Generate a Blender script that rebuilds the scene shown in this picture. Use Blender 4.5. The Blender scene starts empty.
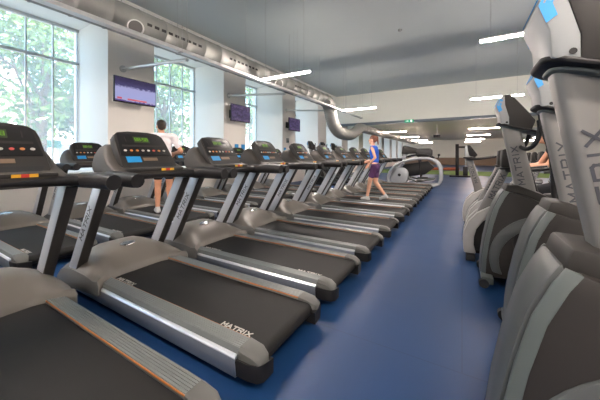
import bpy, bmesh, math, random
from mathutils import Vector, Matrix
R = math.radians
rnd = random.Random(7)
SC = bpy.context.scene
COL = SC.collection

# ------------------------------------------------------------------ materials
def s2l(c):
    c /= 255.0
    return c / 12.92 if c <= 0.04045 else ((c + 0.055) / 1.055) ** 2.4
def lin(rgb): return tuple(s2l(x) for x in rgb) + (1.0,)

def mat(name, rgb, rough=0.5, metal=0.0, vary=0.06, scale=6.0, bump=0.0, bscale=200.0, spec=0.5, coat=0.0):
    m = bpy.data.materials.new(name); m.use_nodes = True
    nt = m.node_tree; N = nt.nodes; L = nt.links
    b = N['Principled BSDF']
    b.inputs['Roughness'].default_value = rough
    b.inputs['Metallic'].default_value = metal
    b.inputs['Specular IOR Level'].default_value = spec
    b.inputs['Coat Weight'].default_value = coat
    tc = N.new('ShaderNodeTexCoord')
    nz = N.new('ShaderNodeTexNoise'); nz.inputs['Scale'].default_value = scale; nz.inputs['Detail'].default_value = 4
    L.new(tc.outputs['Object'], nz.inputs['Vector'])
    mx = N.new('ShaderNodeMix'); mx.data_type = 'RGBA'
    c = lin(rgb)
    mx.inputs[6].default_value = tuple(x * (1 - vary) for x in c[:3]) + (1,)
    mx.inputs[7].default_value = tuple(min(1, x * (1 + vary)) for x in c[:3]) + (1,)
    L.new(nz.outputs['Fac'], mx.inputs[0]); L.new(mx.outputs[2], b.inputs['Base Color'])
    if bump:
        n2 = N.new('ShaderNodeTexNoise'); n2.inputs['Scale'].default_value = bscale
        L.new(tc.outputs['Object'], n2.inputs['Vector'])
        bp = N.new('ShaderNodeBump'); bp.inputs['Strength'].default_value = bump; bp.inputs['Distance'].default_value = 0.002
        L.new(n2.outputs['Fac'], bp.inputs['Height']); L.new(bp.outputs['Normal'], b.inputs['Normal'])
    return m

def emit(name, rgb, strength):
    m = bpy.data.materials.new(name); m.use_nodes = True
    b = m.node_tree.nodes['Principled BSDF']
    b.inputs['Base Color'].default_value = lin(rgb)
    b.inputs['Emission Color'].default_value = lin(rgb)
    b.inputs['Emission Strength'].default_value = strength
    b.inputs['Roughness'].default_value = 0.4
    return m

M = {}
M['belt'] = mat('belt_rubber', (33, 32, 31), 0.65, 0, 0.12, 9, 0.3, 500, spec=0.25)
M['black'] = mat('black_plastic', (28, 27, 28), 0.5, 0, 0.05, 8, spec=0.3)
M['console'] = mat('console_plastic', (46, 44, 42), 0.55, 0, 0.05, 8, spec=0.25)
M['face'] = mat('console_face', (28, 27, 28), 0.5, 0, 0.05, 8, spec=0.2)
M['shell'] = mat('shell_plastic', (64, 60, 56), 0.55, 0, 0.05, 8, spec=0.3)
M['hood'] = mat('hood_plastic', (96, 92, 86), 0.42, 0, 0.04, 5)
M['hoodside'] = mat('hood_side_plastic', (98, 98, 96), 0.5, 0, 0.04, 5)
M['rail'] = mat('rail_plastic', (118, 122, 121), 0.42, 0.35, 0.08, 30)
M['railcap'] = mat('rail_cap_plastic', (88, 88, 85), 0.5, 0, 0.05, 10)
M['silver'] = mat('silver_metal', (146, 153, 164), 0.42, 0.7, 0.05, 12)
M['edge'] = mat('highlight_aluminium', (232, 234, 238), 0.3, 0.6, 0.02, 12)  # paler than the cover metal, a painted highlight for its top edge
M['upright'] = mat('upright_metal', (200, 204, 210), 0.42, 0.55, 0.04, 10)
M['upright_dark'] = mat('upright_trim', (46, 44, 43), 0.5, 0, 0.05, 8)
M['orange'] = mat('orange_trim', (176, 104, 40), 0.5, 0, 0.08, 20)
M['letter_grey'] = mat('grey_lettering', (82, 85, 90), 0.5, 0, 0.02)
M['letter_light'] = mat('light_lettering', (176, 172, 164), 0.5, 0, 0.02)
M['letter_dark'] = mat('dark_lettering', (58, 60, 66), 0.5, 0, 0.02)
M['blue_label'] = mat('blue_label', (30, 140, 205), 0.45, 0, 0.08, 30)
M['red_label'] = mat('red_label', (200, 55, 40), 0.5)
M['yellow_label'] = mat('yellow_label', (236, 180, 40), 0.5)
M['white_plastic'] = mat('white_plastic', (140, 143, 143), 0.38, 0, 0.03, 5)
M['mast'] = mat('mast_plastic', (118, 116, 113), 0.42, 0.1, 0.04, 5)
M['white_shell'] = mat('white_shell_plastic', (160, 158, 154), 0.38, 0, 0.03, 5)
M['silver_shell'] = mat('silver_shell_plastic', (158, 161, 165), 0.35, 0.2, 0.04, 5)
M['taupe'] = mat('taupe_plastic', (42, 39, 37), 0.5, 0, 0.05, 4, spec=0.3)
M['greyband'] = mat('grey_band_plastic', (80, 86, 84), 0.42, 0, 0.04, 5)
M['taupe2'] = mat('front_panel_plastic', (72, 75, 75), 0.45, 0, 0.04, 5)
M['rubber'] = mat('rubber', (24, 24, 25), 0.7)
M['seat'] = mat('seat_vinyl', (34, 33, 34), 0.5)
M['chrome'] = mat('chrome', (200, 202, 205), 0.18, 1.0, 0.02)
M['button_w'] = mat('button_white', (190, 186, 178), 0.5)
M['button_o'] = mat('button_orange', (205, 130, 70), 0.5)
M['button_r'] = mat('button_red', (190, 80, 70), 0.5)
M['strip'] = mat('brown_strip', (120, 98, 78), 0.5)
M['led'] = emit('led_green', (92, 140, 30), 0.22)
M['display'] = mat('display_glass', (44, 58, 28), 0.5, 0, 0.2, 40)
M['duct'] = mat('galvanised_steel', (146, 146, 142), 0.62, 0.5, 0.14, 7, 0.15, 60)
M['slot'] = mat('dark_slot', (38, 37, 36), 0.7)
M['nozzle'] = mat('nozzle_grey', (78, 76, 74), 0.6, 0.1, 0.1, 20)
M['wire'] = mat('steel_wire', (160, 160, 160), 0.5, 0.3)
M['lampbody'] = mat('lamp_aluminium', (200, 200, 198), 0.35, 0.6)
M['lamp'] = emit('lamp_tube', (255, 240, 230), 330.0)
M['halllamp'] = emit('hall_lamp_tube', (255, 230, 216), 150.0)
M['frame'] = mat('window_frame_grey', (196, 202, 202), 0.45, 0.2)
M['pier'] = mat('pier_paint', (238, 233, 226), 0.7, 0, 0.02, 2)
M['white'] = mat('white_paint', (240, 239, 234), 0.7, 0, 0.015, 2)
M['cream'] = mat('cream_paint', (232, 232, 222), 0.7, 0, 0.015, 2)
M['ceil'] = mat('ceiling_paint', (180, 188, 187), 0.8, 0, 0.03, 0.6)
M['hallceil'] = mat('hall_ceiling_paint', (196, 194, 180), 0.8, 0, 0.03, 0.6)
M['wains'] = mat('brown_wainscot', (140, 118, 98), 0.6, 0, 0.06, 3)
M['steelbeam'] = mat('steel_beam_paint', (112, 122, 130), 0.55, 0.1)
M['wood'] = mat('brown_wood', (172, 120, 70), 0.5, 0, 0.2, 14)
M['skin'] = mat('skin', (222, 168, 140), 0.5, 0, 0.04, 12)
M['skin2'] = mat('skin_tanned', (206, 148, 116), 0.5, 0, 0.04, 12)
M['tee'] = mat('white_cotton', (236, 228, 230), 0.85, 0, 0.03, 20)
M['bluetop'] = mat('blue_cotton', (34, 94, 205), 0.8, 0, 0.05, 20)
M['purple'] = mat('purple_shorts', (84, 48, 92), 0.8, 0, 0.08, 20)
M['darkcloth'] = mat('dark_cloth', (34, 34, 38), 0.85, 0, 0.06, 20)
M['hair_dark'] = mat('dark_hair', (50, 36, 28), 0.6, 0, 0.2, 60)
M['hair_red'] = mat('auburn_hair', (120, 74, 56), 0.6, 0, 0.2, 60)
M['shoe'] = mat('shoe_grey', (190, 190, 192), 0.6)
M['leaf'] = mat('leaf', (92, 126, 58), 0.6, 0, 0.35, 1.5)
M['leaf2'] = mat('leaf_dark', (62, 100, 55), 0.6, 0, 0.35, 1.5)
M['bark'] = mat('bark', (112, 98, 84), 0.9, 0, 0.25, 8)
M['pave'] = mat('pavement', (176, 172, 166), 0.9, 0, 0.1, 1)
M['facade'] = mat('pale_facade', (214, 204, 192), 0.85, 0, 0.06, 0.5)
M['facade2'] = mat('pink_facade', (206, 180, 170), 0.85, 0, 0.06, 0.5)
M['facwin'] = mat('facade_window', (96, 104, 110), 0.2)
M['teal'] = mat('teal_sign', (40, 128, 112), 0.5)
M['turf'] = mat('green_turf', (84, 112, 40), 0.9, 0, 0.25, 12)
M['mat_orange'] = mat('orange_mat', (150, 78, 46), 0.8)
M['exit'] = emit('exit_green', (30, 150, 110), 0.6)
M['exit_white'] = emit('exit_white', (225, 240, 232), 1.2)
M['socket'] = mat('dark_green_box', (44, 74, 66), 0.5)

def floor_material():
    m = bpy.data.materials.new('blue_vinyl'); m.use_nodes = True
    nt = m.node_tree; N = nt.nodes; L = nt.links; b = N['Principled BSDF']
    tc = N.new('ShaderNodeTexCoord')
    n1 = N.new('ShaderNodeTexNoise'); n1.inputs['Scale'].default_value = 0.9; n1.inputs['Detail'].default_value = 5
    n2 = N.new('ShaderNodeTexNoise'); n2.inputs['Scale'].default_value = 60; n2.inputs['Detail'].default_value = 3
    L.new(tc.outputs['Object'], n1.inputs['Vector']); L.new(tc.outputs['Object'], n2.inputs['Vector'])
    mx = N.new('ShaderNodeMix'); mx.data_type = 'RGBA'
    mx.inputs[6].default_value = lin((21, 52, 92)); mx.inputs[7].default_value = lin((27, 60, 102))
    L.new(n1.outputs['Fac'], mx.inputs[0])
    br = N.new('ShaderNodeTexBrick'); br.offset = 0.5
    br.inputs['Scale'].default_value = 1.0; br.inputs['Mortar Size'].default_value = 0.004
    br.inputs['Brick Width'].default_value = 9.0; br.inputs['Row Height'].default_value = 1.9
    br.inputs['Color1'].default_value = (1, 1, 1, 1); br.inputs['Color2'].default_value = (1, 1, 1, 1)
    br.inputs['Mortar'].default_value = (0.72, 0.72, 0.74, 1)
    L.new(tc.outputs['Object'], br.inputs['Vector'])
    mu = N.new('ShaderNodeMix'); mu.data_type = 'RGBA'; mu.blend_type = 'MULTIPLY'; mu.inputs[0].default_value = 1
    L.new(mx.outputs[2], mu.inputs[6]); L.new(br.outputs['Color'], mu.inputs[7])
    L.new(mu.outputs[2], b.inputs['Base Color'])
    mr = N.new('ShaderNodeMapRange'); mr.inputs['To Min'].default_value = 0.34; mr.inputs['To Max'].default_value = 0.5
    L.new(n1.outputs['Fac'], mr.inputs['Value']); L.new(mr.outputs['Result'], b.inputs['Roughness'])
    bp = N.new('ShaderNodeBump'); bp.inputs['Strength'].default_value = 0.08; bp.inputs['Distance'].default_value = 0.002
    L.new(n2.outputs['Fac'], bp.inputs['Height']); L.new(bp.outputs['Normal'], b.inputs['Normal'])
    b.inputs['Specular IOR Level'].default_value = 0.28
    return m
M['floor'] = floor_material()

def glass_material():
    m = bpy.data.materials.new('window_glass'); m.use_nodes = True
    nt = m.node_tree; N = nt.nodes; L = nt.links
    N.remove(N['Principled BSDF'])
    out = N['Material Output']
    tr = N.new('ShaderNodeBsdfTransparent'); tr.inputs[0].default_value = (0.93, 0.97, 0.95, 1)
    tl = N.new('ShaderNodeBsdfTranslucent'); tl.inputs[0].default_value = (0.9, 0.95, 0.97, 1)
    gl = N.new('ShaderNodeBsdfGlossy'); gl.inputs['Roughness'].default_value = 0.02
    a = N.new('ShaderNodeMixShader'); a.inputs[0].default_value = 0.15  # translucent share paints the bright haze over the panes
    L.new(tr.outputs[0], a.inputs[1]); L.new(tl.outputs[0], a.inputs[2])
    c = N.new('ShaderNodeMixShader'); c.inputs[0].default_value = 0.05
    L.new(a.outputs[0], c.inputs[1]); L.new(gl.outputs[0], c.inputs[2])
    L.new(c.outputs[0], out.inputs['Surface'])
    return m
M['glass'] = glass_material()

def tv_material(kind):
    m = bpy.data.materials.new('tv_screen_' + kind); m.use_nodes = True
    nt = m.node_tree; N = nt.nodes; L = nt.links; b = N['Principled BSDF']
    tc = N.new('ShaderNodeTexCoord'); sp = N.new('ShaderNodeSeparateXYZ')
    L.new(tc.outputs['Generated'], sp.inputs[0])
    nz = N.new('ShaderNodeTexNoise'); nz.inputs['Scale'].default_value = 14 if kind == 'court' else 5; nz.inputs['Detail'].default_value = 5
    L.new(tc.outputs['Generated'], nz.inputs['Vector'])
    mth = N.new('ShaderNodeMath'); mth.operation = 'MULTIPLY_ADD'
    L.new(nz.outputs['Fac'], mth.inputs[0]); mth.inputs[1].default_value = 0.26 if kind == 'court' else 1.6; L.new(sp.outputs['Z'], mth.inputs[2])
    rp = N.new('ShaderNodeValToRGB')
    if kind == 'court': L.new(mth.outputs[0], rp.inputs[0])
    else:
        fr = N.new('ShaderNodeMath'); fr.operation = 'FRACT'; L.new(mth.outputs[0], fr.inputs[0]); L.new(fr.outputs[0], rp.inputs[0])
    if kind == 'court':
        st = [(0.0, (70, 60, 120)), (0.17, (92, 72, 140)), (0.2, (175, 168, 205)), (0.30, (160, 165, 215)), (0.72, (165, 165, 212)), (0.80, (70, 66, 110)), (1.0, (52, 46, 84))]
    else:
        st = [(0.0, (40, 34, 54)), (0.35, (88, 74, 116)), (0.55, (46, 40, 66)), (0.7, (108, 90, 128)), (0.85, (60, 52, 84)), (1.0, (96, 88, 130))]
    cr = rp.color_ramp
    while len(cr.elements) < len(st): cr.elements.new(0.5)
    for e, (p, c) in zip(cr.elements, st): e.position = p; e.color = lin(c)
    L.new(rp.outputs[0], b.inputs['Emission Color']); b.inputs['Emission Strength'].default_value = 0.72
    b.inputs['Base Color'].default_value = (0.01, 0.01, 0.01, 1); b.inputs['Roughness'].default_value = 0.5; b.inputs['Specular IOR Level'].default_value = 0.1
    return m
M['tv_court'] = tv_material('court'); M['tv_dark'] = tv_material('dim')

# ------------------------------------------------------------------ mesh helpers
class MB:
    def __init__(s): s.v = []; s.f = []; s.m = []
    def add(s, vs, fs, m=0):
        o = len(s.v); s.v += [tuple(v) for v in vs]
        for f in fs: s.f.append(tuple(i + o for i in f)); s.m.append(m)
        return s
    def box(s, x0, x1, y0, y1, z0, z1, m=0, mx=None):
        vs = [Vector((x, y, z)) for x in (x0, x1) for y in (y0, y1) for z in (z0, z1)]
        if mx: vs = [mx @ v for v in vs]
        return s.add(vs, [(0, 1, 3, 2), (4, 6, 7, 5), (0, 4, 5, 1), (2, 3, 7, 6), (0, 2, 6, 4), (1, 5, 7, 3)], m)
    def prism(s, poly, a, b, axis='y', m=0, mside=None, mx=None):
        """poly in the two other axes, extruded from a to b along axis"""
        def P(p, t):
            if axis == 'y': return Vector((p[0], t, p[1]))
            if axis == 'x': return Vector((t, p[0], p[1]))
            return Vector((p[0], p[1], t))
        n = len(poly)
        vs = [P(p, a) for p in poly] + [P(p, b) for p in poly]
        if mx: vs = [mx @ v for v in vs]
        s.add(vs, [(i, (i + 1) % n, n + (i + 1) % n, n + i) for i in range(n)], m)
        o = len(s.v) - 2 * n
        for f in (tuple(range(n - 1, -1, -1)), tuple(range(n, 2 * n))):
            s.f.append(tuple(i + o for i in f)); s.m.append(m if mside is None else mside)
        return s
    def tube(s, path, r, n=10, m=0, caps=True, sx=1.0, up=None):
        path = [Vector(p) for p in path]; k = len(path)
        rs = r if isinstance(r, (list, tuple)) else [r] * k
        ref = Vector(up) if up else None
        prev = None; o = len(s.v)
        for i, p in enumerate(path):
            t = (path[min(i + 1, k - 1)] - path[max(i - 1, 0)]).normalized()
            if prev is None:
                a = ref if ref else (Vector((0, 0, 1)) if abs(t.z) < 0.9 else Vector((1, 0, 0)))
            else: a = prev
            u = (a - t * a.dot(t)).normalized(); w = t.cross(u); prev = u
            for j in range(n):
                an = 2 * math.pi * j / n
                s.v.append(tuple(p + u * (math.cos(an) * rs[i]) + w * (math.sin(an) * rs[i] * sx)))
        for i in range(k - 1):
            for j in range(n):
                s.f.append((o + i * n + j, o + i * n + (j + 1) % n, o + (i + 1) * n + (j + 1) % n, o + (i + 1) * n + j)); s.m.append(m)
        if caps:
            s.f.append(tuple(o + j for j in range(n - 1, -1, -1))); s.m.append(m)
            s.f.append(tuple(o + (k - 1) * n + j for j in range(n))); s.m.append(m)
        return s
    def loft(s, secs, m=0, caps=True, closed=True):
        n = len(secs[0]); o = len(s.v)
        for sec in secs: s.v += [tuple(p) for p in sec]
        for i in range(len(secs) - 1):
            for j in range(n if closed else n - 1):
                s.f.append((o + i * n + j, o + i * n + (j + 1) % n, o + (i + 1) * n + (j + 1) % n, o + (i + 1) * n + j)); s.m.append(m)
        if caps:
            s.f.append(tuple(o + j for j in range(n - 1, -1, -1))); s.m.append(m)
            s.f.append(tuple(o + (len(secs) - 1) * n + j for j in range(n))); s.m.append(m)
        return s
    def ball(s, c, r, seg=14, rings=9, m=0, rot=None):
        c = Vector(c); rr = Vector(r) if isinstance(r, (tuple, list)) else Vector((r, r, r))
        o = len(s.v)
        def put(v):
            v = Vector((v[0] * rr.x, v[1] * rr.y, v[2] * rr.z))
            if rot: v = rot @ v
            s.v.append(tuple(c + v))
        put((0, 0, 1))
        for i in range(1, rings):
            th = math.pi * i / rings
            for j in range(seg):
                a = 2 * math.pi * j / seg
                put((math.sin(th) * math.cos(a), math.sin(th) * math.sin(a), math.cos(th)))
        put((0, 0, -1))
        last = len(s.v) - 1
        for j in range(seg):
            s.f.append((o, o + 1 + j, o + 1 + (j + 1) % seg)); s.m.append(m)
            b = o + 1 + (rings - 2) * seg
            s.f.append((last, b + (j + 1) % seg, b + j)); s.m.append(m)
        for i in range(rings - 2):
            for j in range(seg):
                p = o + 1 + i * seg
                s.f.append((p + j, p + seg + j, p + seg + (j + 1) % seg, p + (j + 1) % seg)); s.m.append(m)
        return s
    def cone(s, a, b, ra, rb):
        """capsule from a to b with end radii"""
        a = Vector(a); b = Vector(b)
        s.tube([a, b], [ra, rb], 14); s.ball(a, ra); s.ball(b, rb)
        return s
    def build(s, name, mats, parent=None, smooth=35, bevel=0, seg=2, loc=None):
        me = bpy.data.meshes.new(name)
        me.from_pydata(s.v, [], s.f)
        ms = mats if isinstance(mats, (list, tuple)) else [mats]
        for m in ms: me.materials.append(M[m] if isinstance(m, str) else m)
        for p, k in zip(me.polygons, s.m): p.material_index = k
        bm = bmesh.new(); bm.from_mesh(me)
        bmesh.ops.recalc_face_normals(bm, faces=bm.faces)
        if bevel:
            ed = [e for e in bm.edges if len(e.link_faces) == 2 and e.calc_face_angle(0) > R(30)]
            bmesh.ops.bevel(bm, geom=ed, offset=bevel, segments=seg, profile=0.5, affect='EDGES', clamp_overlap=True)
        bm.to_mesh(me); bm.free()
        if smooth:
            for p in me.polygons: p.use_smooth = True
            me.set_sharp_from_angle(angle=R(smooth))
        ob = bpy.data.objects.new(name, me); COL.objects.link(ob)
        if parent: ob.parent = parent
        if loc: ob.location = loc
        return ob

def tag(o, label=None, cat=None, group=None, kind=None):
    if label: o['label'] = label
    if cat: o['category'] = cat
    if group: o['group'] = group
    if kind: o['kind'] = kind
    return o
def empty(name, loc=(0, 0, 0), rz=0.0):
    o = bpy.data.objects.new(name, None); COL.objects.link(o)
    o.empty_display_size = 0.1
    o.location = loc; o.rotation_euler = (0, 0, rz); return o
def kids(o): return [x for x in COL.objects if x.parent == o]
def copy_tree(o, parent=None):
    c = o.copy(); COL.objects.link(c)
    if parent: c.parent = parent
    for ch in kids(o): copy_tree(ch, c)
    return c

# lettering: strokes of six capitals on a 1 x 1 cell
GLYPH = {
    'M': [[(0, 0), (0, 1), (0.5, 0.35), (1, 1), (1, 0)]],
    'A': [[(0, 0), (0.5, 1), (1, 0)], [(0.22, 0.3), (0.78, 0.3)]],
    'T': [[(0, 1), (1, 1)], [(0.5, 1), (0.5, 0)]],
    'R': [[(0, 0), (0, 1), (0.85, 1), (1, 0.85), (1, 0.6), (0.85, 0.45), (0, 0.45)], [(0.55, 0.45), (1, 0)]],
    'I': [[(0.5, 0), (0.5, 1)]],
    'X': [[(0, 0), (1, 1)], [(0, 1), (1, 0)]],
    'E': [[(1, 0), (0, 0), (0, 1), (1, 1)], [(0, 0.5), (0.8, 0.5)]],
    '8': [[(0, 0), (1, 0), (1, 1), (0, 1), (0, 0)], [(0, 0.5), (1, 0.5)]],
    '5': [[(0, 0), (1, 0), (1, 0.5), (0, 0.5), (0, 1), (1, 1)]],
    '1': [[(0.5, 0), (0.5, 1)]],
    ':': [[(0.45, 0.25), (0.55, 0.25)], [(0.45, 0.7), (0.55, 0.7)]],
}
def word(mb, text, f, h, cw, gap, th, m=0, lift=0.0015):
    """f(a, b, off) -> point; text runs along a from 0, centred on b=0"""
    x = 0
    tot = sum((cw * (0.35 if ch in 'I1:' else 1)) + gap for ch in text) - gap
    x = -tot / 2
    for ch in text:
        w = cw * (0.35 if ch in 'I1:' else 1)
        if ch != ' ':
            for st in GLYPH[ch]:
                for (p, q) in zip(st[:-1], st[1:]):
                    a = Vector((x + p[0] * w, (p[1] - 0.5) * h)); b = Vector((x + q[0] * w, (q[1] - 0.5) * h))
                    d = (b - a).normalized(); n = Vector((-d.y, d.x)) * th / 2
                    a2 = a - d * th / 2; b2 = b + d * th / 2
                    pts = [a2 + n, a2 - n, b2 - n, b2 + n]
                    vs = [f(p_.x, p_.y, 0) for p_ in pts] + [f(p_.x, p_.y, lift) for p_ in pts]
                    mb.add(vs, [(4, 5, 6, 7), (0, 1, 5, 4), (1, 2, 6, 5), (2, 3, 7, 6), (3, 0, 4, 7)], m)
        x += w + gap
    return mb

def rrect(w, h, r, n=4, cx=0, cy=0):
    pts = []
    for (sx, sy, a0) in ((1, 1, 0), (-1, 1, 90), (-1, -1, 180), (1, -1, 270)):
        for i in range(n + 1):
            a = R(a0 + 90 * i / n)
            pts.append((cx + sx * (w / 2 - r) + r * math.cos(a), cy + sy * (h / 2 - r) + r * math.sin(a)))
    return pts
def bez(p0, p1, p2, p3, n=10):
    out = []
    p0, p1, p2, p3 = map(Vector, (p0, p1, p2, p3))
    for i in range(n + 1):
        t = i / n; u = 1 - t
        out.append(p0 * u**3 + p1 * 3 * u * u * t + p2 * 3 * u * t * t + p3 * t**3)
    return out

# ------------------------------------------------------------------ people (built first, while the scene is light)
def fuse(mb, name, mats, voxel, smooth_it, parent):
    """merge overlapping volumes into one continuous skin"""
    tmp = mb.build('tmp', mats, None, 0)
    md = tmp.modifiers.new('r', 'REMESH'); md.mode = 'VOXEL'; md.voxel_size = voxel; md.use_smooth_shade = True
    sm = tmp.modifiers.new('s', 'SMOOTH'); sm.factor = 0.5; sm.iterations = smooth_it
    dg = bpy.context.evaluated_depsgraph_get(); dg.update()
    me = bpy.data.meshes.new_from_object(tmp.evaluated_get(dg)); me.name = name
    me.materials.clear()
    for m in (mats if isinstance(mats, list) else [mats]): me.materials.append(M[m])
    for p in me.polygons: p.use_smooth = True; p.material_index = 0
    old = tmp.data; bpy.data.objects.remove(tmp); bpy.data.meshes.remove(old)
    ob = bpy.data.objects.new(name, me); COL.objects.link(ob); ob.parent = parent
    return ob

def hand(mb, wrist, d, palmn, side, curl=0.5, L=0.17):
    """wrist point, pointing direction d, palm normal, side=+1 thumb along d x palmn"""
    d = Vector(d).normalized(); pn = Vector(palmn); pn = (pn - d * pn.dot(d)).normalized()
    w = d.cross(pn) * side
    wr = Vector(wrist); pl = L * 0.52
    for k in range(4):
        off = w * (0.030 - 0.020 * k)
        a = wr + d * 0.012 + off * 0.7; b = wr + d * pl + off
        mb.cone(a, b, 0.014, 0.0105)
        fl = (0.072, 0.080, 0.074, 0.058)[k]
        p = b; ang = curl * 0.5
        for q, fr in enumerate((0.45, 0.32, 0.23)):
            dirv = d * math.cos(ang) + pn * math.sin(ang)
            nx = p + dirv * fl * fr
            mb.cone(p, nx, 0.0095 - 0.001 * q, 0.0088 - 0.001 * q)
            p = nx; ang += curl * 0.75
    t0 = wr + d * 0.025 + w * 0.022
    t1 = t0 + (d * 0.6 + w * 0.75 + pn * 0.2).normalized() * 0.036
    t2 = t1 + (d * 0.9 + w * 0.25 + pn * 0.45).normalized() * 0.03
    t3 = t2 + (d * 0.9 + pn * 0.6).normalized() * 0.022
    mb.cone(t0, t1, 0.014, 0.0115); mb.cone(t1, t2, 0.0112, 0.0098); mb.cone(t2, t3, 0.0096, 0.0082)

def head(mb, c, f, s=1.0):
    """c: head centre, f: facing (horizontal)"""
    c = Vector(c); f = Vector(f).normalized(); lf = Vector((0, 0, 1)).cross(f)
    rot = Matrix((f, lf, Vector((0, 0, 1)))).transposed()
    mb.ball(c + Vector((0, 0, 0.025)) - f * 0.008, (0.097 * s, 0.078 * s, 0.098 * s), 20, 14, rot=rot)
    mb.ball(c + f * 0.028 - Vector((0, 0, 0.045)), (0.062 * s, 0.056 * s, 0.075 * s), 16, 10, rot=rot)
    mb.ball(c + f * 0.066 - Vector((0, 0, 0.092)), (0.026 * s, 0.026 * s, 0.022 * s), rot=rot)
    mb.cone(c + f * 0.088 + Vector((0, 0, 0.014)), c + f * 0.108 - Vector((0, 0, 0.022)), 0.009, 0.015)
    mb.ball(c + f * 0.085 - Vector((0, 0, 0.055)), (0.012, 0.026, 0.007), rot=rot)
    mb.ball(c + f * 0.083 - Vector((0, 0, 0.066)), (0.012, 0.022, 0.007), rot=rot)
    for sd in (-1, 1):
        mb.ball(c + lf * 0.078 * sd - f * 0.008 - Vector((0, 0, 0.01)), (0.020, 0.009, 0.032), rot=rot)
        mb.ball(c + f * 0.078 + lf * 0.032 * sd + Vector((0, 0, 0.03)), (0.014, 0.024, 0.008), rot=rot)

def person(label, loc, rz, J, skin, top, bottom, hair, hairstyle, scale=1.0, sleeves=True, group=None, women=False):
    """J: joints in local metres, x forward, y left"""
    root = empty('person', loc, rz); root.scale = (scale,) * 3
    tag(root, label, 'person')
    V = {k: Vector(v) for k, v in J.items() if isinstance(v, tuple)}
    sw = 0.9 if women else 1.0
    b = MB()
    up = (V['neck'] - V['pelvis']).normalized()
    def torso(mb, grow, low=0.0):
        lf = (V['sh_l'] - V['sh_r']).normalized(); fw = lf.cross(up)
        rot = Matrix((fw, lf, up)).transposed()
        P = V['pelvis']; H = (V['neck'] - P).length
        for (t, rx, ry, rz_) in ((0.02, 0.105, 0.165 * (1.04 if women else 1), 0.12), (0.28, 0.09, 0.135 * sw, 0.13), (0.50, 0.100, 0.145 * sw, 0.14), (0.70, 0.112, 0.165 * sw, 0.14), (0.86, 0.085, 0.155 * sw, 0.085)):
            if t < low: continue
            mb.ball(P + up * (H * t), (rx + grow, ry + grow, rz_ + grow * 0.5), 18, 12, rot=rot)
        mb.cone(V['sh_l'] - lf * 0.03, V['sh_r'] + lf * 0.03, 0.062 * sw + grow, 0.062 * sw + grow)
    torso(b, 0)
    b.cone(V['neck'] - up * 0.05, V['head'] - Vector((0, 0, 0.06)), 0.062 * sw, 0.054 * sw)
    head(b, V['head'], J.get('look', (1, 0, 0)), 0.97 if women else 1.0)
    for s in 'lr':
        b.cone(V['sh_' + s], V['el_' + s], 0.052 * sw, 0.040 * sw)
        b.cone(V['el_' + s], V['wr_' + s], 0.040 * sw, 0.027 * sw)
        d = (V['wr_' + s] - V['el_' + s]).normalized()
        hd = Vector(J.get('hand_' + s, d))
        hand(b, V['wr_' + s] + hd.normalized() * 0.01, hd, J.get('palm_' + s, (0, -1 if s == 'l' else 1, -0.3)), 1 if s == 'l' else -1, J.get('curl', 0.55))
        b.cone(V['hip_' + s], V['kn_' + s], 0.088, 0.058)
        mid = V['kn_' + s].lerp(V['an_' + s], 0.3)
        b.cone(V['kn_' + s], mid, 0.056, 0.056); b.cone(mid, V['an_' + s], 0.056, 0.036)
        toe = V['an_' + s] + Vector(J.get('toe_' + s, (0.15, 0, -0.055)))
        b.cone(V['an_' + s] - Vector((0.03, 0, 0.045)), toe, 0.036, 0.026)
    fuse(b, 'body', skin, 0.0075, 4, root)
    t = MB(); torso(t, 0.014, 0.1)
    if sleeves:
        for s in 'lr':
            t.cone(V['sh_' + s], V['sh_' + s].lerp(V['el_' + s], 0.62), 0.068 * sw, 0.064 * sw)
    fuse(t, 'shirt' if sleeves else 'vest_top', top, 0.012, 3, root)
    p = MB()
    lf = (V['hip_l'] - V['hip_r']).normalized()
    p.ball(V['pelvis'] + Vector((0, 0, -0.02)), (0.122, 0.182, 0.135), 18, 12)
    for s in 'lr': p.cone(V['hip_' + s], V['hip_' + s].lerp(V['kn_' + s], J.get('shorts', 0.6)), 0.104, 0.084)
    fuse(p, 'shorts', bottom, 0.012, 2, root)
    h = MB(); f = Vector(J.get('look', (1, 0, 0))).normalized(); c = V['head']
    lfh = Vector((0, 0, 1)).cross(f); rot = Matrix((f, lfh, Vector((0, 0, 1)))).transposed()
    h.ball(c + Vector((0, 0, 0.048)) - f * 0.022, (0.098, 0.085, 0.088), 18, 12, rot=rot)
    h.ball(c + Vector((0, 0, 0.0)) - f * 0.055, (0.056, 0.074, 0.075), 16, 10, rot=rot)
    if hairstyle == 'tail':
        h.ball(c + Vector((0, 0, 0.06)) - f * 0.115, (0.045, 0.042, 0.045), rot=rot)
        h.cone(c + Vector((0, 0, 0.05)) - f * 0.13, c - f * 0.15 - Vector((0, 0, 0.12)), 0.032, 0.016)
    fuse(h, 'hair', hair, 0.009, 2, root)
    for s in 'lr':
        q = MB(); an = V['an_' + s]; toe = Vector(J.get('toe_' + s, (0.15, 0, -0.055)))
        q.cone(an - Vector((0.035, 0, 0.045)), an + toe * 0.55 - Vector((0, 0, 0.01)), 0.047, 0.046); q.cone(an + toe * 0.55 - Vector((0, 0, 0.01)), an + toe, 0.046, 0.036)
        q.cone(an - Vector((0.01, 0, 0.03)), an + Vector((0, 0, 0.01)), 0.045, 0.043)
        fuse(q, 'shoe', 'shoe', 0.012, 2, root)
    return root

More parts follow.
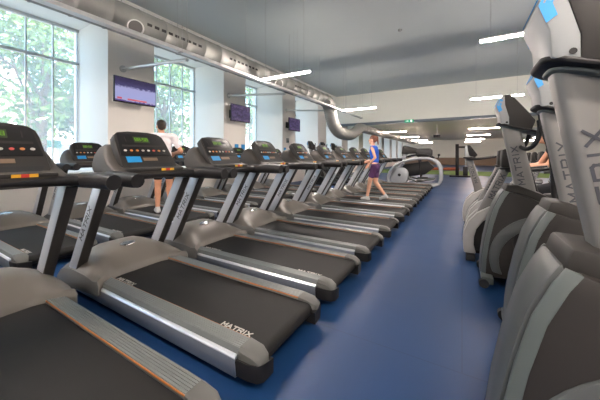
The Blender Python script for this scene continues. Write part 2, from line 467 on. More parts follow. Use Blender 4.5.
walk = dict(pelvis=(0, 0, 0.93), neck=(0.05, 0, 1.47), head=(0.075, 0, 1.63),
            sh_l=(0.04, 0.185, 1.41), sh_r=(0.04, -0.185, 1.41),
            el_l=(-0.10, 0.25, 1.15), wr_l=(0.07, 0.23, 0.97), el_r=(0.02, -0.26, 1.13), wr_r=(0.22, -0.22, 1.06),
            hip_l=(0, 0.09, 0.91), hip_r=(0, -0.09, 0.91), kn_l=(0.13, 0.09, 0.50), an_l=(0.20, 0.09, 0.085),
            kn_r=(0.02, -0.09, 0.48), an_r=(-0.24, -0.09, 0.14), toe_r=(0.13, 0, -0.10))
ride = dict(pelvis=(0, 0, 0.0), neck=(0.22, 0, 0.49), head=(0.30, 0, 0.63),
            sh_l=(0.21, 0.18, 0.43), sh_r=(0.21, -0.18, 0.43),
            el_l=(0.33, 0.22, 0.22), wr_l=(0.50, 0.17, 0.20), el_r=(0.33, -0.22, 0.22), wr_r=(0.50, -0.17, 0.20),
            hip_l=(0.02, 0.09, -0.02), hip_r=(0.02, -0.09, -0.02), kn_l=(0.40, 0.10, -0.12), an_l=(0.33, 0.11, -0.50),
            kn_r=(0.36, -0.10, -0.30), an_r=(0.20, -0.11, -0.68), curl=0.9, shorts=1.0)
PI = math.pi
stand = dict(walk); stand.update(kn_l=(0.03, 0.10, 0.50), an_l=(-0.01, 0.11, 0.085), kn_r=(0.03, -0.10, 0.50), an_r=(-0.01, -0.11, 0.085), toe_r=(0.15, -0.02, -0.055),
    el_l=(-0.04, 0.27, 1.14), wr_l=(0.17, 0.20, 1.04), el_r=(-0.05, -0.29, 1.14), wr_r=(0.19, -0.24, 1.10), shorts=0.6, neck=(0.09, 0.02, 1.46), head=(0.14, 0.02, 1.61))
person('person in a white T-shirt with back turned, standing on a window-side treadmill', (-5.06, 3.31, 0.18), PI - 0.35, stand, 'skin2', 'tee', 'darkcloth', 'hair_dark', 'short', 1.05)
walk2 = dict(walk); walk2.update(el_l=(-0.06, 0.24, 1.16), wr_l=(0.10, 0.24, 0.98))
person('person with tied auburn hair in blue vest top and purple shorts walking on treadmill', (-1.86, 6.86, 0.175), PI, walk2, 'skin', 'bluetop', 'purple', 'hair_red', 'tail', 0.92, sleeves=False, women=True)
person('person in dark clothes leaning forward with both arms out on an exercise bike', (1.28, 4.85, 0.94), PI, ride, 'skin2', 'darkcloth', 'darkcloth', 'hair_dark', 'short', 1.0, sleeves=False)

# ------------------------------------------------------------------ treadmill (origin: floor, rear end, centre; user faces -x)
def make_treadmill():
    root = empty('treadmill')
    # black under frame with feet
    b = MB()
    b.box(-2.40, -0.10, -0.36, 0.36, 0.045, 0.14)
    for x in (-2.2, -0.25):
        for y in (-0.32, 0.32): b.tube([(x, y, 0), (x, y, 0.05)], 0.03, 12)
    b.build('base_frame', 'black', root, bevel=0.008)
    # belt with rear roller
    b = MB()
    pr = [(-1.95, 0.18), (-0.07, 0.18)] + [(-0.07 + 0.05 * math.sin(R(a)), 0.13 + 0.05 * math.cos(R(a))) for a in range(20, 181, 20)] + [(-1.95, 0.08)]
    b.prism(pr, -0.275, 0.275)
    belt = b.build('belt', 'belt', root)
    for xx in (-0.30, -1.56):
        t = MB(); word(t, 'MATRIX', lambda a, h, o: Vector((xx + a, -0.232 + h, 0.1805 + o)), 0.032, 0.034, 0.012, 0.0085)
        t.build('lettering', 'letter_light', belt, 0)
    for s in (-1, 1):
        # ribbed foot rail
        prof = [(0.278, 0.15), (0.278, 0.197)]
        n = 6
        for i in range(n):
            y0 = 0.282 + i * 0.0155
            prof += [(y0, 0.205), (y0 + 0.011, 0.205), (y0 + 0.0125, 0.2015), (y0 + 0.0145, 0.2015)]
        prof += [(0.376, 0.203), (0.383, 0.18), (0.383, 0.15)]
        b = MB(); b.prism([(y * s, z) for y, z in prof], -1.86, -0.14, 'x')
        rail = b.build('foot_rail', 'rail', root, 20)
        b = MB(); b.box(-1.80, -0.14, 0.2745 * s, 0.2785 * s, 0.193, 0.2005)
        b.build('accent_strip', 'orange', rail, 0)
        # end cap
        b = MB()
        secs = []
        for (x, zt, yo, yi) in ((-0.14, 0.208, 0.388, 0.272), (-0.05, 0.198, 0.386, 0.274), (-0.005, 0.172, 0.375, 0.285), (0.01, 0.14, 0.36, 0.30)):
            secs.append([(x, yi * s, 0.13), (x, yi * s, zt - 0.006), (x, (yi + 0.008) * s, zt), (x, (yo - 0.02) * s, zt), (x, yo * s, zt - 0.018), (x, yo * s, 0.13)])
        b.loft(secs); b.build('end_cap', 'railcap', root, 40)
        b = MB()
        secs = []
        for (x, yo) in ((-0.15, 0.404), (-0.07, 0.402), (-0.01, 0.388), (0.012, 0.36)):
            secs.append([(x, 0.26 * s, 0.045), (x, 0.26 * s, 0.128), (x, (yo - 0.004) * s, 0.148), (x, yo * s, 0.135), (x, (yo - 0.01) * s, 0.05)])
        b.loft(secs); b.build('rear_foot', 'black', root, 40)
        # silver side cover
        b = MB()
        pr = [(0.385 * s, 0.04), (0.402 * s, 0.045), (0.406 * s, 0.14), (0.400 * s, 0.160), (0.384 * s, 0.166)]
        b.prism(pr, -2.36, -0.15, 'x')
        sc_ = b.build('side_cover', 'silver', root, 25, bevel=0.002)
        b = MB(); b.prism([(0.4065 * s, 0.150), (0.4075 * s, 0.158), (0.398 * s, 0.168), (0.386 * s, 0.170), (0.386 * s, 0.164), (0.400 * s, 0.158)], -2.34, -0.15, 'x')
        b.build('edge_highlight', 'edge', sc_, 20)  # bright strip paints the light caught along the cover's top edge
    # motor hood
    b = MB()
    ys = [-0.43 + 0.86 * i / 24 for i in range(25)]
    secs = []
    for y in ys:
        q = abs(y) / 0.43
        h = 0.385 - 0.135 * q ** 3.2
        h += 0.018 * (1 / (1 + math.exp((abs(y) - 0.22) / 0.012)))
        xr = -1.74 + 0.14 * max(0, (q - 0.45) / 0.55) ** 1.5
        z0 = 0.186 if abs(y) < 0.28 else 0.205
        secs.append([(xr, y, 0.12), (xr, y, z0 + 0.006), (xr - 0.035, y, z0 + 0.03 + (h - z0) * 0.12), (xr - 0.10, y, z0 + (h - z0) * 0.50), (xr - 0.17, y, z0 + (h - z0) * 0.80),
                     (xr - 0.25, y, z0 + (h - z0) * 0.95), (-2.10, y, h), (-2.22, y, h * 0.97), (-2.34, y, h * 0.80), (-2.42, y, h * 0.52), (-2.44, y, 0.10), (-2.44, y, 0.045)])
    b.loft(secs, caps=False)
    hood = b.build('motor_hood', 'hood', root, 50)
    for s in (-1, 1):
        c = MB(); y = 0.43 * s
        poly = [(p[0], p[2]) for p in secs[0]]
        c.prism(poly, y * 0.985, y * 1.012, 'y'); c.build('hood_side', 'hoodside', root, 30, bevel=0.006)
    b = MB()
    b.loft([[(-1.985 + 0.035 * math.sin(a) * k, 0.075 * math.cos(a) * k, zz + 0.035 * math.sin(a) * -0.28 * k) for a in [2 * PI * i / 20 for i in range(20)]] for k, zz in ((1, 0.375), (1, 0.392), (0.85, 0.397))])
    b.build('badge', 'chrome', hood, 40)
    # uprights
    for s in (-1, 1):
        yo, yi = 0.425 * s, 0.345 * s
        A = Vector((-2.31, 0, 0.05)); B = Vector((-1.70, 0, 1.06)); w = 0.135
        b = MB()
        b.prism([(A.x, A.z), (B.x, B.z), (B.x + w, B.z), (A.x + w * 1.05, A.z)], yo, yi, 'y')
        up = b.build('upright', 'upright', root, 30, bevel=0.006)
        # dark facing on the user's side
        d = (B - A).normalized(); nrm = Vector((d.z, 0, -d.x))
        a1 = Vector((A.x + w * 1.05, 0, A.z)); b1 = Vector((B.x + w, 0, B.z))
        c = MB(); c.prism([(a1.x, a1.z), (b1.x, b1.z), (b1.x + nrm.x * 0.012, b1.z + nrm.z * 0.012), (a1.x + nrm.x * 0.012, a1.z + nrm.z * 0.012)], yo * 0.995, yi * 1.005, 'y')
        c.build('trim_strip', 'upright_dark', up, 30, bevel=0.003)
        t = MB(); mid = A.lerp(B, 0.64) + Vector((w * 0.5, 0, 0)); side = Vector((-d.z, 0, d.x))
        if s < 0: f = lambda a, h, o: Vector((0, yo - o, 0)) + mid + d * a + side * h
        else: f = lambda a, h, o: Vector((0, yo + o, 0)) + mid + d * -a - side * h * -1
        word(t, 'MATRIX', f, 0.046, 0.050, 0.016, 0.010)
        t.build('lettering', 'letter_grey', up, 0)
    # handlebar: cross bar and two arms in one rounded tube
    for s in (-1, 1):
        b = MB()
        path = bez((-1.78, 0.40 * s, 1.10), (-1.6, 0.42 * s, 1.10), (-1.4, 0.425 * s, 1.125), (-1.03, 0.425 * s, 1.112), 12)
        b.tube(path, [0.042] * 3 + [0.05] * 3 + [0.058] * 6 + [0.052], 14, sx=0.95)
        b.build('grip_arm', 'black', root, 45)
        b = MB()
        secs = []
        for (x, z, hw) in ((-1.80, 1.150, 0.05), (-1.62, 1.156, 0.05), (-1.42, 1.166, 0.045), (-1.26, 1.162, 0.036), (-1.20, 1.152, 0.024)):
            y = 0.415 * s
            secs.append([(x, y - hw, z - 0.03), (x, y - hw * 0.8, z - 0.006), (x, y, z), (x, y + hw * 0.8, z - 0.006), (x, y + hw, z - 0.03)])
        b.loft(secs); b.build('arm_cover', 'shell', root, 50)
    b = MB()
    path = bez((-1.42, -0.42, 1.11), (-1.52, -0.28, 1.118), (-1.52, 0.28, 1.118), (-1.42, 0.42, 1.11), 16)
    b.tube(path, 0.036, 12, sx=0.9)
    b.build('crossbar', 'black', root, 45)
    # console shell
    b = MB(); secs = []
    for (z, x0, x1, hw) in ((1.085, -1.47, -1.90, 0.33), (1.15, -1.46, -1.95, 0.345), (1.175, -1.52, -1.98, 0.343), (1.22, -1.64, -2.0, 0.335), (1.30, -1.73, -2.0, 0.318), (1.37, -1.79, -1.97, 0.288), (1.40, -1.83, -1.93, 0.245)):
        secs.append([(x, y, z) for x, y in rrect(x0 - x1, 2 * hw, min(0.07, (x0 - x1) * 0.4), 4, (x0 + x1) / 2, 0)])
    b.loft(secs); b.build('console_shell', 'shell', root, 50)
    # console
    Bp = Vector((-1.535, 0, 1.160)); Tp = Vector((-1.80, 0, 1.525)); sl = (Tp - Bp); Ls = sl.length; sd = sl.normalized(); nn = Vector((sd.z, 0, -sd.x))
    def F(a, h, o=0.0):  # a across (+y is the reader's right), h up the slope from the foot
        return Bp + Vector((0, a, 0)) + sd * h + nn * o
    b = MB()
    out = []
    for (a, h) in ((0.252, 0), (0.266, 0.05), (0.252, 0.34), (0.238, 0.405), (0.195, 0.445), (0.10, 0.462)):
        out.append((a, h))
    out = out + [(-a, h) for a, h in reversed(out)]
    b.loft([[F(a, h, -0.075) for a, h in out], [F(a, h, -0.012) for a, h in out], [F(a * 0.975, 0.006 + h * 0.975, 0.0) for a, h in out]])
    con = b.build('console', 'console', root, 40)
    def panel(nm, m, a0, a1, h0, h1, o0, o1, bev=0.0, lab=None, taper=0):
        q = MB()
        q.loft([[F(a0, h0, o), F(a1, h0, o), F(a1 - taper, h1, o), F(a0 + taper, h1, o)] for o in (o0, o1)])
        r = q.build(nm, m, con, 30, bevel=bev)
        if lab: r['label'] = lab
        return r
    panel('face_panel', 'face', -0.24, 0.24, 0.165, 0.425, -0.002, 0.004, 0.0015, None, 0.03)
    panel('display', 'display', -0.075, 0.075, 0.318, 0.392, 0.003, 0.0055)
    t = MB(); word(t, '88:58', lambda a, h, o: F(a, 0.357 + h, 0.0056 + o), 0.034, 0.02, 0.009, 0.006, lift=0.0008)
    t.build('digits', 'led', con, 0)
    panel('slot_light', 'console', -0.155, -0.148, 0.325, 0.385, 0.003, 0.0055)
    panel('slot_light', 'console', 0.148, 0.155, 0.325, 0.385, 0.003, 0.0055)
    panel('key_strip', 'console', -0.20, 0.20, 0.268, 0.290, 0.003, 0.0052)
    cols = ['button_w', 'button_o', 'button_o', 'button_w', 'button_w', 'button_r', 'button_o', 'button_w']
    for i, cm in enumerate(cols):
        a = -0.189 + 0.054 * i; q = MB()
        q.loft([[F(a + 0.014 * math.cos(k), 0.222 + 0.011 * math.sin(k), o) for k in [2 * PI * j / 12 for j in range(12)]] for o in (0.002, 0.007)])
        q.build('button', cm, con, 30)
    panel('blue_label', 'blue_label', -0.205, -0.075, 0.090, 0.155, -0.001, 0.002, lab='bright blue sticker')
    panel('info_strip', 'strip', -0.055, 0.085, 0.105, 0.14, -0.001, 0.002)
    b = MB(); b.loft([[F(a, h, o) for a, h in ((-0.205, 0.02), (0.205, 0.02), (0.225, 0.075), (-0.225, 0.075))] for o in (-0.01, 0.0025)])
    b.build('tray', 'rubber', con, 30)
    b = MB(); b.box(-1.535, -1.455, -0.27, 0.27, 1.150, 1.178); b.build('tray_lip', 'console', con, 30, bevel=0.008)
    b = MB(); b.box(-1.453, -1.4515, 0.03, 0.16, 1.153, 1.175, 0); b.box(-1.4525, -1.4505, 0.075, 0.115, 1.153, 1.175, 1)
    w = b.build('warning_label', ['yellow_label', 'red_label'], con, 0); w['label'] = 'red and yellow warning sticker'
    # the deck reaches a little further back than the base profile
    def reach(o):
        if o.type == 'MESH' and o.name.split('.')[0] in ('base_frame', 'belt', 'foot_rail', 'accent_strip', 'end_cap', 'rear_foot', 'side_cover', 'edge_highlight', 'lettering'):
            for v in o.data.vertices:
                if v.co.x > -0.6: v.co.x += 0.05
        for c in kids(o): reach(c)
    reach(root)
    return root

fy = [0.54, 1.55, 2.53, 3.54, 4.63, 5.76, 6.82, 7.86, 8.90, 9.93, 10.95]
ordn = ['nearest', 'second', 'third', 'fourth', 'fifth', 'sixth', 'seventh', 'eighth', 'ninth', 'tenth', 'last']
fl = ['treadmill nearest the camera, its running belt filling the bottom left corner',
      'second treadmill of the aisle row, its whole running belt and hood in view',
      'third treadmill from the camera in the aisle row, just behind the fully visible one',
      'fourth treadmill from the camera in the aisle row',
      'fifth treadmill of the aisle row, last one before the wider gap with a bright side',
      'sixth treadmill of the aisle row, its silver side cover showing along the wider gap',
      'treadmill of the aisle row under the walker in the blue vest top',
      'first treadmill of the aisle row beyond the walker in blue',
      'second treadmill of the aisle row beyond the walker in blue',
      'last but one treadmill at the far end of the aisle row',
      'last treadmill of the aisle row, next to the silver oval trainer']
TM = make_treadmill()
for i, y in enumerate(fy):
    o = TM if i == 0 else copy_tree(TM)
    o.location = (-1.0, y, 0)
    tag(o, fl[i], 'treadmill', 'treadmills of the aisle row')
wy = [0.40, 1.37, 2.35, 3.33, 4.31, 5.29, 6.28, 7.28, 8.28]
wl = ['window-side treadmill at the far left edge, behind the nearest aisle-row treadmill',
      'window-side treadmill whose belt end shows left of the first upright pair',
      'window-side treadmill whose small console with blue sticker shows in front of the first white reveal',
      'window-side treadmill that the person in the white T-shirt stands on',
      'window-side treadmill in front of the brown wooden box',
      'window-side treadmill next one beyond the brown wooden box',
      'window-side treadmill second beyond the brown wooden box',
      'window-side treadmill last but one of its row, mostly hidden by the aisle row',
      'window-side treadmill at the far end of its row, mostly hidden by the aisle row']
for i, y in enumerate(wy):
    o = copy_tree(TM); o.location = (-4.13, y, 0)
    tag(o, wl[i], 'treadmill', 'treadmills of the window row')

# ------------------------------------------------------------------ elliptical trainer (origin: floor, front end; user faces -x)
def make_elliptical():
    root = empty('elliptical_trainer')
    # stabiliser with wheels
    b = MB(); b.box(0.05, 0.15, -0.27, 0.27, 0.03, 0.10); st = b.build('stabilizer', 'greyband', root, bevel=0.012)
    for y in (-0.27, 0.27):
        w = MB(); w.tube([(0.07, y - 0.025, 0.042), (0.07, y + 0.025, 0.042)], 0.042, 18); w.build('transport_wheel', 'rubber', st, 40)
    b = MB(); b.box(0.1, 1.75, -0.09, 0.09, 0.05, 0.13); b.box(1.62, 1.75, -0.3, 0.3, 0.0, 0.09); b.box(0.3, 0.4, -0.2, 0.2, 0.0, 0.06)
    b.build('floor_frame', 'black', root, bevel=0.01)
    # shroud
    front = [(0.05, 0.08), (0.058, 0.25), (0.08, 0.42), (0.115, 0.60), (0.16, 0.77), (0.212, 0.89), (0.245, 0.945)]
    back = [(0.44, 0.895), (0.62, 0.80), (0.82, 0.66), (1.0, 0.48), (1.10, 0.30), (1.12, 0.12)]
    inset = [(x + 0.036, z - 0.008) for x, z in front]
    b = MB(); b.prism(inset + back, -0.165, 0.165, 'y', 0); b.build('shroud', 'taupe', root, 30, bevel=0.006)
    for s in (-1, 1):   # chamfered light band along each front corner
        b = MB(); secs = []
        for (x, z), (xi, zi) in zip(front, inset):
            secs.append([(xi + 0.004, 0.168 * s, zi), (x + 0.006, 0.145 * s, z + 0.002), (x + 0.004, 0.135 * s, z + 0.003), (x + 0.03, 0.13 * s, z - 0.01), (xi + 0.004, 0.14 * s, zi)])
        b.loft(secs); b.build('corner_band', 'greyband', root, 30, bevel=0.003)
    b = MB(); ring = [(x + 0.012, z - 0.004) for x, z in front] + [(x + 0.06, z - 0.02) for x, z in reversed(front)]
    b.prism(ring, -0.137, 0.137, 'y'); b.build('seam', 'black', root, 30)
    b = MB(); ring = [(x - 0.004, z + 0.004) for x, z in front] + [(x + 0.05, z - 0.015) for x, z in reversed(front)]
    b.prism(ring, -0.115, 0.115, 'y'); b.build('front_panel', 'taupe2', root, 30, bevel=0.01)
    # crescent rib and dark disc on each side
    for s in (-1, 1):
        pts_o = [(0.62 + 0.50 * math.cos(R(a)), 0.28 + 0.46 * math.sin(R(a))) for a in range(85, 201, 6)]
        pts_i = [(0.66 + 0.46 * math.cos(R(a)), 0.25 + 0.39 * math.sin(R(a))) for a in range(200, 84, -6)]
        pts_o = [(x, max(z, 0.11)) for x, z in pts_o]; pts_i = [(x, max(z, 0.11)) for x, z in pts_i]
        b = MB(); b.prism(pts_o + pts_i, 0.155 * s, 0.178 * s, 'y'); b.build('side_rib', 'taupe2', root, 30, bevel=0.01)
        disc = [(0.67 + 0.36 * math.cos(R(a)), 0.44 + 0.30 * math.sin(R(a))) for a in range(0, 360, 12)]
        b = MB(); b.prism(disc, 0.15 * s, 0.172 * s, 'y'); b.build('crank_cover', 'black', root, 30, bevel=0.008)
        # crank, foot arm and pedal
        ph = 0 if s < 0 else PI
        cx, cz = 0.67 + 0.2 * math.cos(ph), 0.44 + 0.2 * math.sin(ph)
        b = MB(); b.tube([(cx, 0.25 * s, cz), (1.05, 0.26 * s, 0.36), (1.65, 0.26 * s, 0.2)], 0.03, 10); b.build('foot_arm', 'greyband', root, 40)
        b = MB(); b.prism(rrect(0.38, 0.15, 0.05, 4, 1.05, 0.30 * s), 0.40, 0.425, 'z'); b.build('pedal', 'rubber', root, 30, bevel=0.006)
        # moving arm
        b = MB(); x = 0.50 - 0.06 * s
        b.tube(bez((0.62, 0.27 * s, 0.62), (0.55, 0.29 * s, 1.0), (x + 0.06, 0.30 * s, 1.2), (x - 0.04, 0.27 * s, 1.50), 10) + bez((x - 0.04, 0.27 * s, 1.50), (x - 0.06, 0.265 * s, 1.62), (x - 0.07, 0.26 * s, 1.74), (x - 0.04, 0.255 * s, 1.81), 6)[1:], 0.021, 12)
        b.build('moving_arm', 'black', root, 45)
        b = MB(); b.tube(bez((0.39, 0.05 * s, 1.38), (0.42, 0.30 * s, 1.30), (0.52, 0.25 * s, 1.44), (0.50, 0.20 * s, 1.62), 12), 0.02, 12); b.build('fixed_handle', 'black', root, 45)
    # dark collar at the foot of the mast
    b = MB(); b.prism([(0.245, 0.93), (0.27, 1.005), (0.36, 1.0), (0.56, 0.92), (0.72, 0.80), (0.70, 0.74)], -0.125, 0.125, 'y'); b.build('collar', 'console', root, 30, bevel=0.012)
    # mast
    b = MB(); secs = []
    for (xc, z, w, d) in ((0.458, 0.74, 0.165, 0.13), (0.42, 1.0, 0.158, 0.128), (0.374, 1.25, 0.152, 0.125), (0.332, 1.48, 0.150, 0.122), (0.314, 1.60, 0.152, 0.122)):
        secs.append([(x, y, z) for x, y in rrect(w, d, 0.032, 4, xc, 0)])
    b.loft(secs); mast = b.build('mast', 'mast', root, 50)
    for s in (-1, 1):
        t = MB(); dv = Vector((-0.105, 0, 0.60)).normalized(); sv = Vector((-dv.z, 0, dv.x)); mid = Vector((0.364, 0, 1.195)); yy = 0.0605
        f = (lambda a, h, o: mid + Vector((0, -yy - 0.003 - o, 0)) + dv * a + sv * h) if s < 0 else (lambda a, h, o: mid + Vector((0, yy + 0.003 + o, 0)) - dv * a + sv * h)
        word(t, 'MATRIX', f, 0.047, 0.048, 0.024, 0.0095); t.build('lettering', 'letter_dark', mast, 0)
    # console: sloping tray, white back housing, dark display head
    SH = Matrix(((1, 0, 0, 0), (0, 1, 0, 0), (-0.32, 0, 1, 0.32 * 0.175), (0, 0, 0, 1)))
    b = MB(); b.prism(rrect(0.40, 0.27, 0.07, 6, 0.397, 0), 1.617, 1.640, 'z', mx=SH); b.build('console_tray', 'black', root, 40, bevel=0.01)
    b = MB(); b.prism(rrect(0.32, 0.20, 0.07, 6, 0.387, 0), 1.603, 1.618, 'z', mx=SH); b.build('tray_underside', 'greyband', root, 40, bevel=0.006)
    b = MB()
    b.prism([(0.185, 1.60), (0.180, 1.69), (0.147, 1.775), (0.192, 1.878), (0.222, 1.888), (0.232, 1.79), (0.262, 1.66), (0.262, 1.575)], -0.13, 0.13, 'y')
    con = b.build('console', 'white_plastic', root, 30, bevel=0.012); con.location = (0.032, 0, 0.012)
    b = MB(); b.prism([(0.218, 1.892), (0.272, 1.882), (0.46, 1.62), (0.43, 1.535), (0.252, 1.58), (0.252, 1.662), (0.22, 1.787)], -0.136, 0.136, 'y')
    dh = b.build('display_head', 'console', con, 30, bevel=0.012)
    b = MB(); e0 = Vector((0.279, 0, 1.878)); e1 = Vector((0.456, 0, 1.632)); dn = (e1 - e0).normalized(); dm = Vector((-dn.z, 0, dn.x)); dm = dm if dm.x > 0 else -dm
    b.loft([[e0 + Vector((0, -0.11, 0)) + dn * 0.03 + dm * o, e0 + Vector((0, 0.11, 0)) + dn * 0.03 + dm * o, e1 + Vector((0, 0.11, 0)) - dn * 0.05 + dm * o, e1 + Vector((0, -0.11, 0)) - dn * 0.05 + dm * o] for o in (-0.002, 0.003)])
    b.build('display', 'face', dh, 0)
    b = MB()
    p0, p1 = Vector((0.150, 0, 1.79)), Vector((0.180, 0, 1.858)); dd = p1 - p0; nv = Vector((-dd.z, 0, dd.x)).normalized()
    b.loft([[p0 + Vector((0, -0.105, 0)) + nv * o, p0 + Vector((0, 0.105, 0)) + nv * o, p1 + Vector((0, 0.105, 0)) + nv * o, p1 + Vector((0, -0.105, 0)) + nv * o] for o in (0.0, 0.003)])
    lb = b.build('blue_label', 'blue_label', con, 0); lb['label'] = 'bright blue sticker with white marks'
    for s in (-1, 1):
        b = MB()
        q = [(0.172, 1.715), (0.153, 1.775), (0.183, 1.850), (0.206, 1.835), (0.188, 1.775), (0.200, 1.735)]
        b.prism(q, 0.1302 * s, 0.1322 * s, 'y'); lb = b.build('blue_label', 'blue_label', con, 0); lb['label'] = 'bright blue sticker with white marks'
        t = MB(); up_ = Vector((0.03, 0, 0.075)).normalized(); sd_ = Vector((0.075, 0, -0.03)).normalized()
        f = (lambda a, h, o: Vector((0.183, (0.1323 + o) * s, 1.803)) + up_ * a - sd_ * h)
        word(t, 'TE', f, 0.014, 0.02, 0.01, 0.005, lift=0.001); t.build('label_mark', 'white_plastic', lb, 0)
        b = MB(); b.tube([(0.236, 0.129 * s, 1.612), (0.236, 0.133 * s, 1.612)], 0.010, 12); b.build('socket', 'black', con, 40)
    return root

EL = make_elliptical()
el = [((0.03, 1.30, 0), 'large grey elliptical trainer nearest the camera, cut off by the right edge'),
      ((0.215, 2.42, 0), 'second grey elliptical trainer from the camera on the right, tall lettered mast'),
      ((0.115, 3.52, 0), 'third grey elliptical trainer on the right, its round front wheel cover on the blue floor')]
for i, (p, lab) in enumerate(el):
    o = EL if i == 0 else copy_tree(EL)
    o.location = p; o.rotation_euler = (0, 0, 0)
    tag(o, lab, 'elliptical trainer', 'elliptical trainers on the right')
for i, (x, y) in enumerate([(-4.6, 10.4), (-4.6, 11.6), (-4.6, 12.8)]):
    o = copy_tree(EL); o.location = (x - 1.3, y, 0)
    tag(o, ['elliptical trainer in the window row below the duct bend, nearest of three', 'middle one of three elliptical trainers below the duct bend', 'elliptical trainer below the duct bend, furthest of three'][i], 'elliptical trainer', 'elliptical trainers below the duct bend')

# ------------------------------------------------------------------ exercise bike (origin: floor, front end; user faces -x)
def make_bike(slant=1):
    root = empty('exercise_bike')
    b = MB(); b.box(0.02, 0.12, -0.25, 0.25, 0.0, 0.07); b.build('front_foot', 'black', root, bevel=0.012)
    b = MB(); b.box(1.05, 1.14, -0.25, 0.25, 0.0, 0.07); b.build('rear_foot', 'black', root, bevel=0.012)
    b = MB(); b.box(0.05, 1.1, -0.05, 0.05, 0.05, 0.12); b.build('floor_frame', 'black', root, bevel=0.01)
    # white shell: an arch band running up from the floor into the mast
    out = [(0.0, 0.07), (-0.012, 0.20), (0.0, 0.34), (0.05, 0.47), (0.14, 0.58), (0.26, 0.66), (0.36, 0.70)]
    inn = [(0.42, 0.62), (0.30, 0.56), (0.20, 0.48), (0.135, 0.38), (0.11, 0.28), (0.105, 0.18), (0.13, 0.07)]
    for s in (-1, 1):
        b = MB(); b.prism(out + inn, 0.07 * s, 0.15 * s, 'y'); b.build('shell_band', 'white_shell', root, 30, bevel=0.014)
    b = MB(); b.prism([(0.09, 0.10), (0.08, 0.3), (0.17, 0.5), (0.34, 0.64), (0.55, 0.55), (0.72, 0.4), (0.74, 0.22), (0.6, 0.10)], -0.10, 0.10, 'y'); b.build('crank_case', 'console', root, 30, bevel=0.02)
    for s in (-1, 1):
        cx, cz = 0.52, 0.32; ph = R(60) if s < 0 else R(240)
        px, pz = cx + 0.17 * math.cos(ph), cz + 0.17 * math.sin(ph)
        b = MB(); b.tube([(cx, 0.10 * s, cz), (cx, 0.125 * s, cz)], 0.08, 20); b.tube([(cx, 0.135 * s, cz), (px, 0.145 * s, pz)], 0.016, 8); b.build('crank', 'greyband', root, 40)
        b = MB(); b.box(px - 0.05, px + 0.05, (0.15 if s > 0 else -0.25), (0.25 if s > 0 else -0.15), pz - 0.015, pz + 0.015); b.build('pedal', 'rubber', root, bevel=0.005)
    # mast
    if slant > 0: ms = ((0.17, 0.45, 0.16), (0.28, 0.75, 0.125), (0.39, 1.02, 0.11), (0.45, 1.16, 0.11))
    else: ms = ((0.30, 0.40, 0.16), (0.23, 0.72, 0.14), (0.14, 1.05, 0.125), (0.08, 1.27, 0.12))
    b = MB(); b.loft([[(x, y, z) for x, y in rrect(w, 0.11, 0.03, 4, xc, 0)] for xc, z, w in ms]); mast = b.build('mast', 'mast', root, 50)
    xt, zt = ms[-1][0], ms[-1][1]
    for s in (-1, 1):
        p0, p1 = Vector((ms[1][0], 0, ms[1][1])), Vector((ms[-1][0], 0, ms[-1][1])); dv = (p1 - p0).normalized(); sv = Vector((-dv.z, 0, dv.x)); mid = p0.lerp(p1, 0.4)
        f = (lambda a, h, o: mid + Vector((0, -0.0555 - o, 0)) + dv * a + sv * h) if s < 0 else (lambda a, h, o: mid + Vector((0, 0.0555 + o, 0)) - dv * a + sv * h)
        t = MB(); word(t, 'MATRIX', f, 0.05, 0.045, 0.016, 0.010); t.build('lettering', 'letter_dark', mast, 0)
    b = MB(); b.prism([(xt - 0.06, zt - 0.01), (xt - 0.055, zt + 0.10), (xt - 0.045, zt + 0.205), (xt - 0.01, zt + 0.212), (xt + 0.005, zt + 0.10), (xt + 0.03, zt - 0.02)], -0.10, 0.10, 'y')
    con = b.build('console', 'console' if slant > 0 else 'white_plastic', root, 30, bevel=0.012)
    b = MB(); b.prism([(xt - 0.016, zt + 0.218), (xt + 0.03, zt + 0.212), (xt + 0.15, zt + 0.03), (xt + 0.11, zt - 0.01), (xt + 0.02, zt + 0.01), (xt - 0.002, zt + 0.10)], -0.108, 0.108, 'y'); b.build('display', 'face', con, 30, bevel=0.01)
    b = MB(); b.prism(rrect(0.2, 0.30, 0.06, 5, xt + 0.02, 0), zt - 0.035, zt - 0.01, 'z'); b.build('console_tray', 'black', root, 40, bevel=0.008)
    for s in (-1, 1):
        b = MB(); b.tube(bez((xt, 0.05 * s, zt - 0.05), (xt + 0.05, 0.28 * s, zt - 0.05), (xt + 0.2, 0.26 * s, zt - 0.04), (xt + 0.42, 0.17 * s, zt + 0.0), 10), 0.018, 10); b.build('handlebar', 'black', root, 45)
    b = MB(); b.tube([(0.84, 0, 0.1), (0.96, 0, 0.78)], 0.032, 12); b.tube([(0.78, 0, 0.12), (0.88, 0, 0.5)], 0.045, 12); b.build('seat_post', 'chrome', root, 40)
    b = MB(); secs = []
    for (x, hw, z) in ((0.80, 0.03, 0.83), (0.88, 0.045, 0.84), (0.98, 0.09, 0.845), (1.08, 0.13, 0.86), (1.14, 0.11, 0.865)):
        secs.append([(x, y * hw, z + dz) for y, dz in ((-1, -0.03), (-0.8, 0.012), (0, 0.022), (0.8, 0.012), (1, -0.03), (0, -0.06))])
    b.loft(secs); b.build('seat', 'seat', root, 60)
    return root
BK = make_bike(1)
bk = [((0.04, 3.97 + 0.6, 0), 'white and dark exercise bike right behind the third elliptical trainer'),
      ((0.06, 4.85 + 0.62, 0), 'white and dark exercise bike with the person in dark clothes on it')]
bk = [((0.02, 4.20, 0), 'white exercise bike with slanted lettered mast right behind the third elliptical trainer'),
      ((0.06, 5.10, 0), 'white exercise bike with slanted mast, second behind the elliptical trainers')]
for i, (p, lab) in enumerate(bk):
    o = BK if i == 0 else copy_tree(BK)
    o.location = p; tag(o, lab, 'exercise bike', 'exercise bikes on the right')
BU = make_bike(-1)
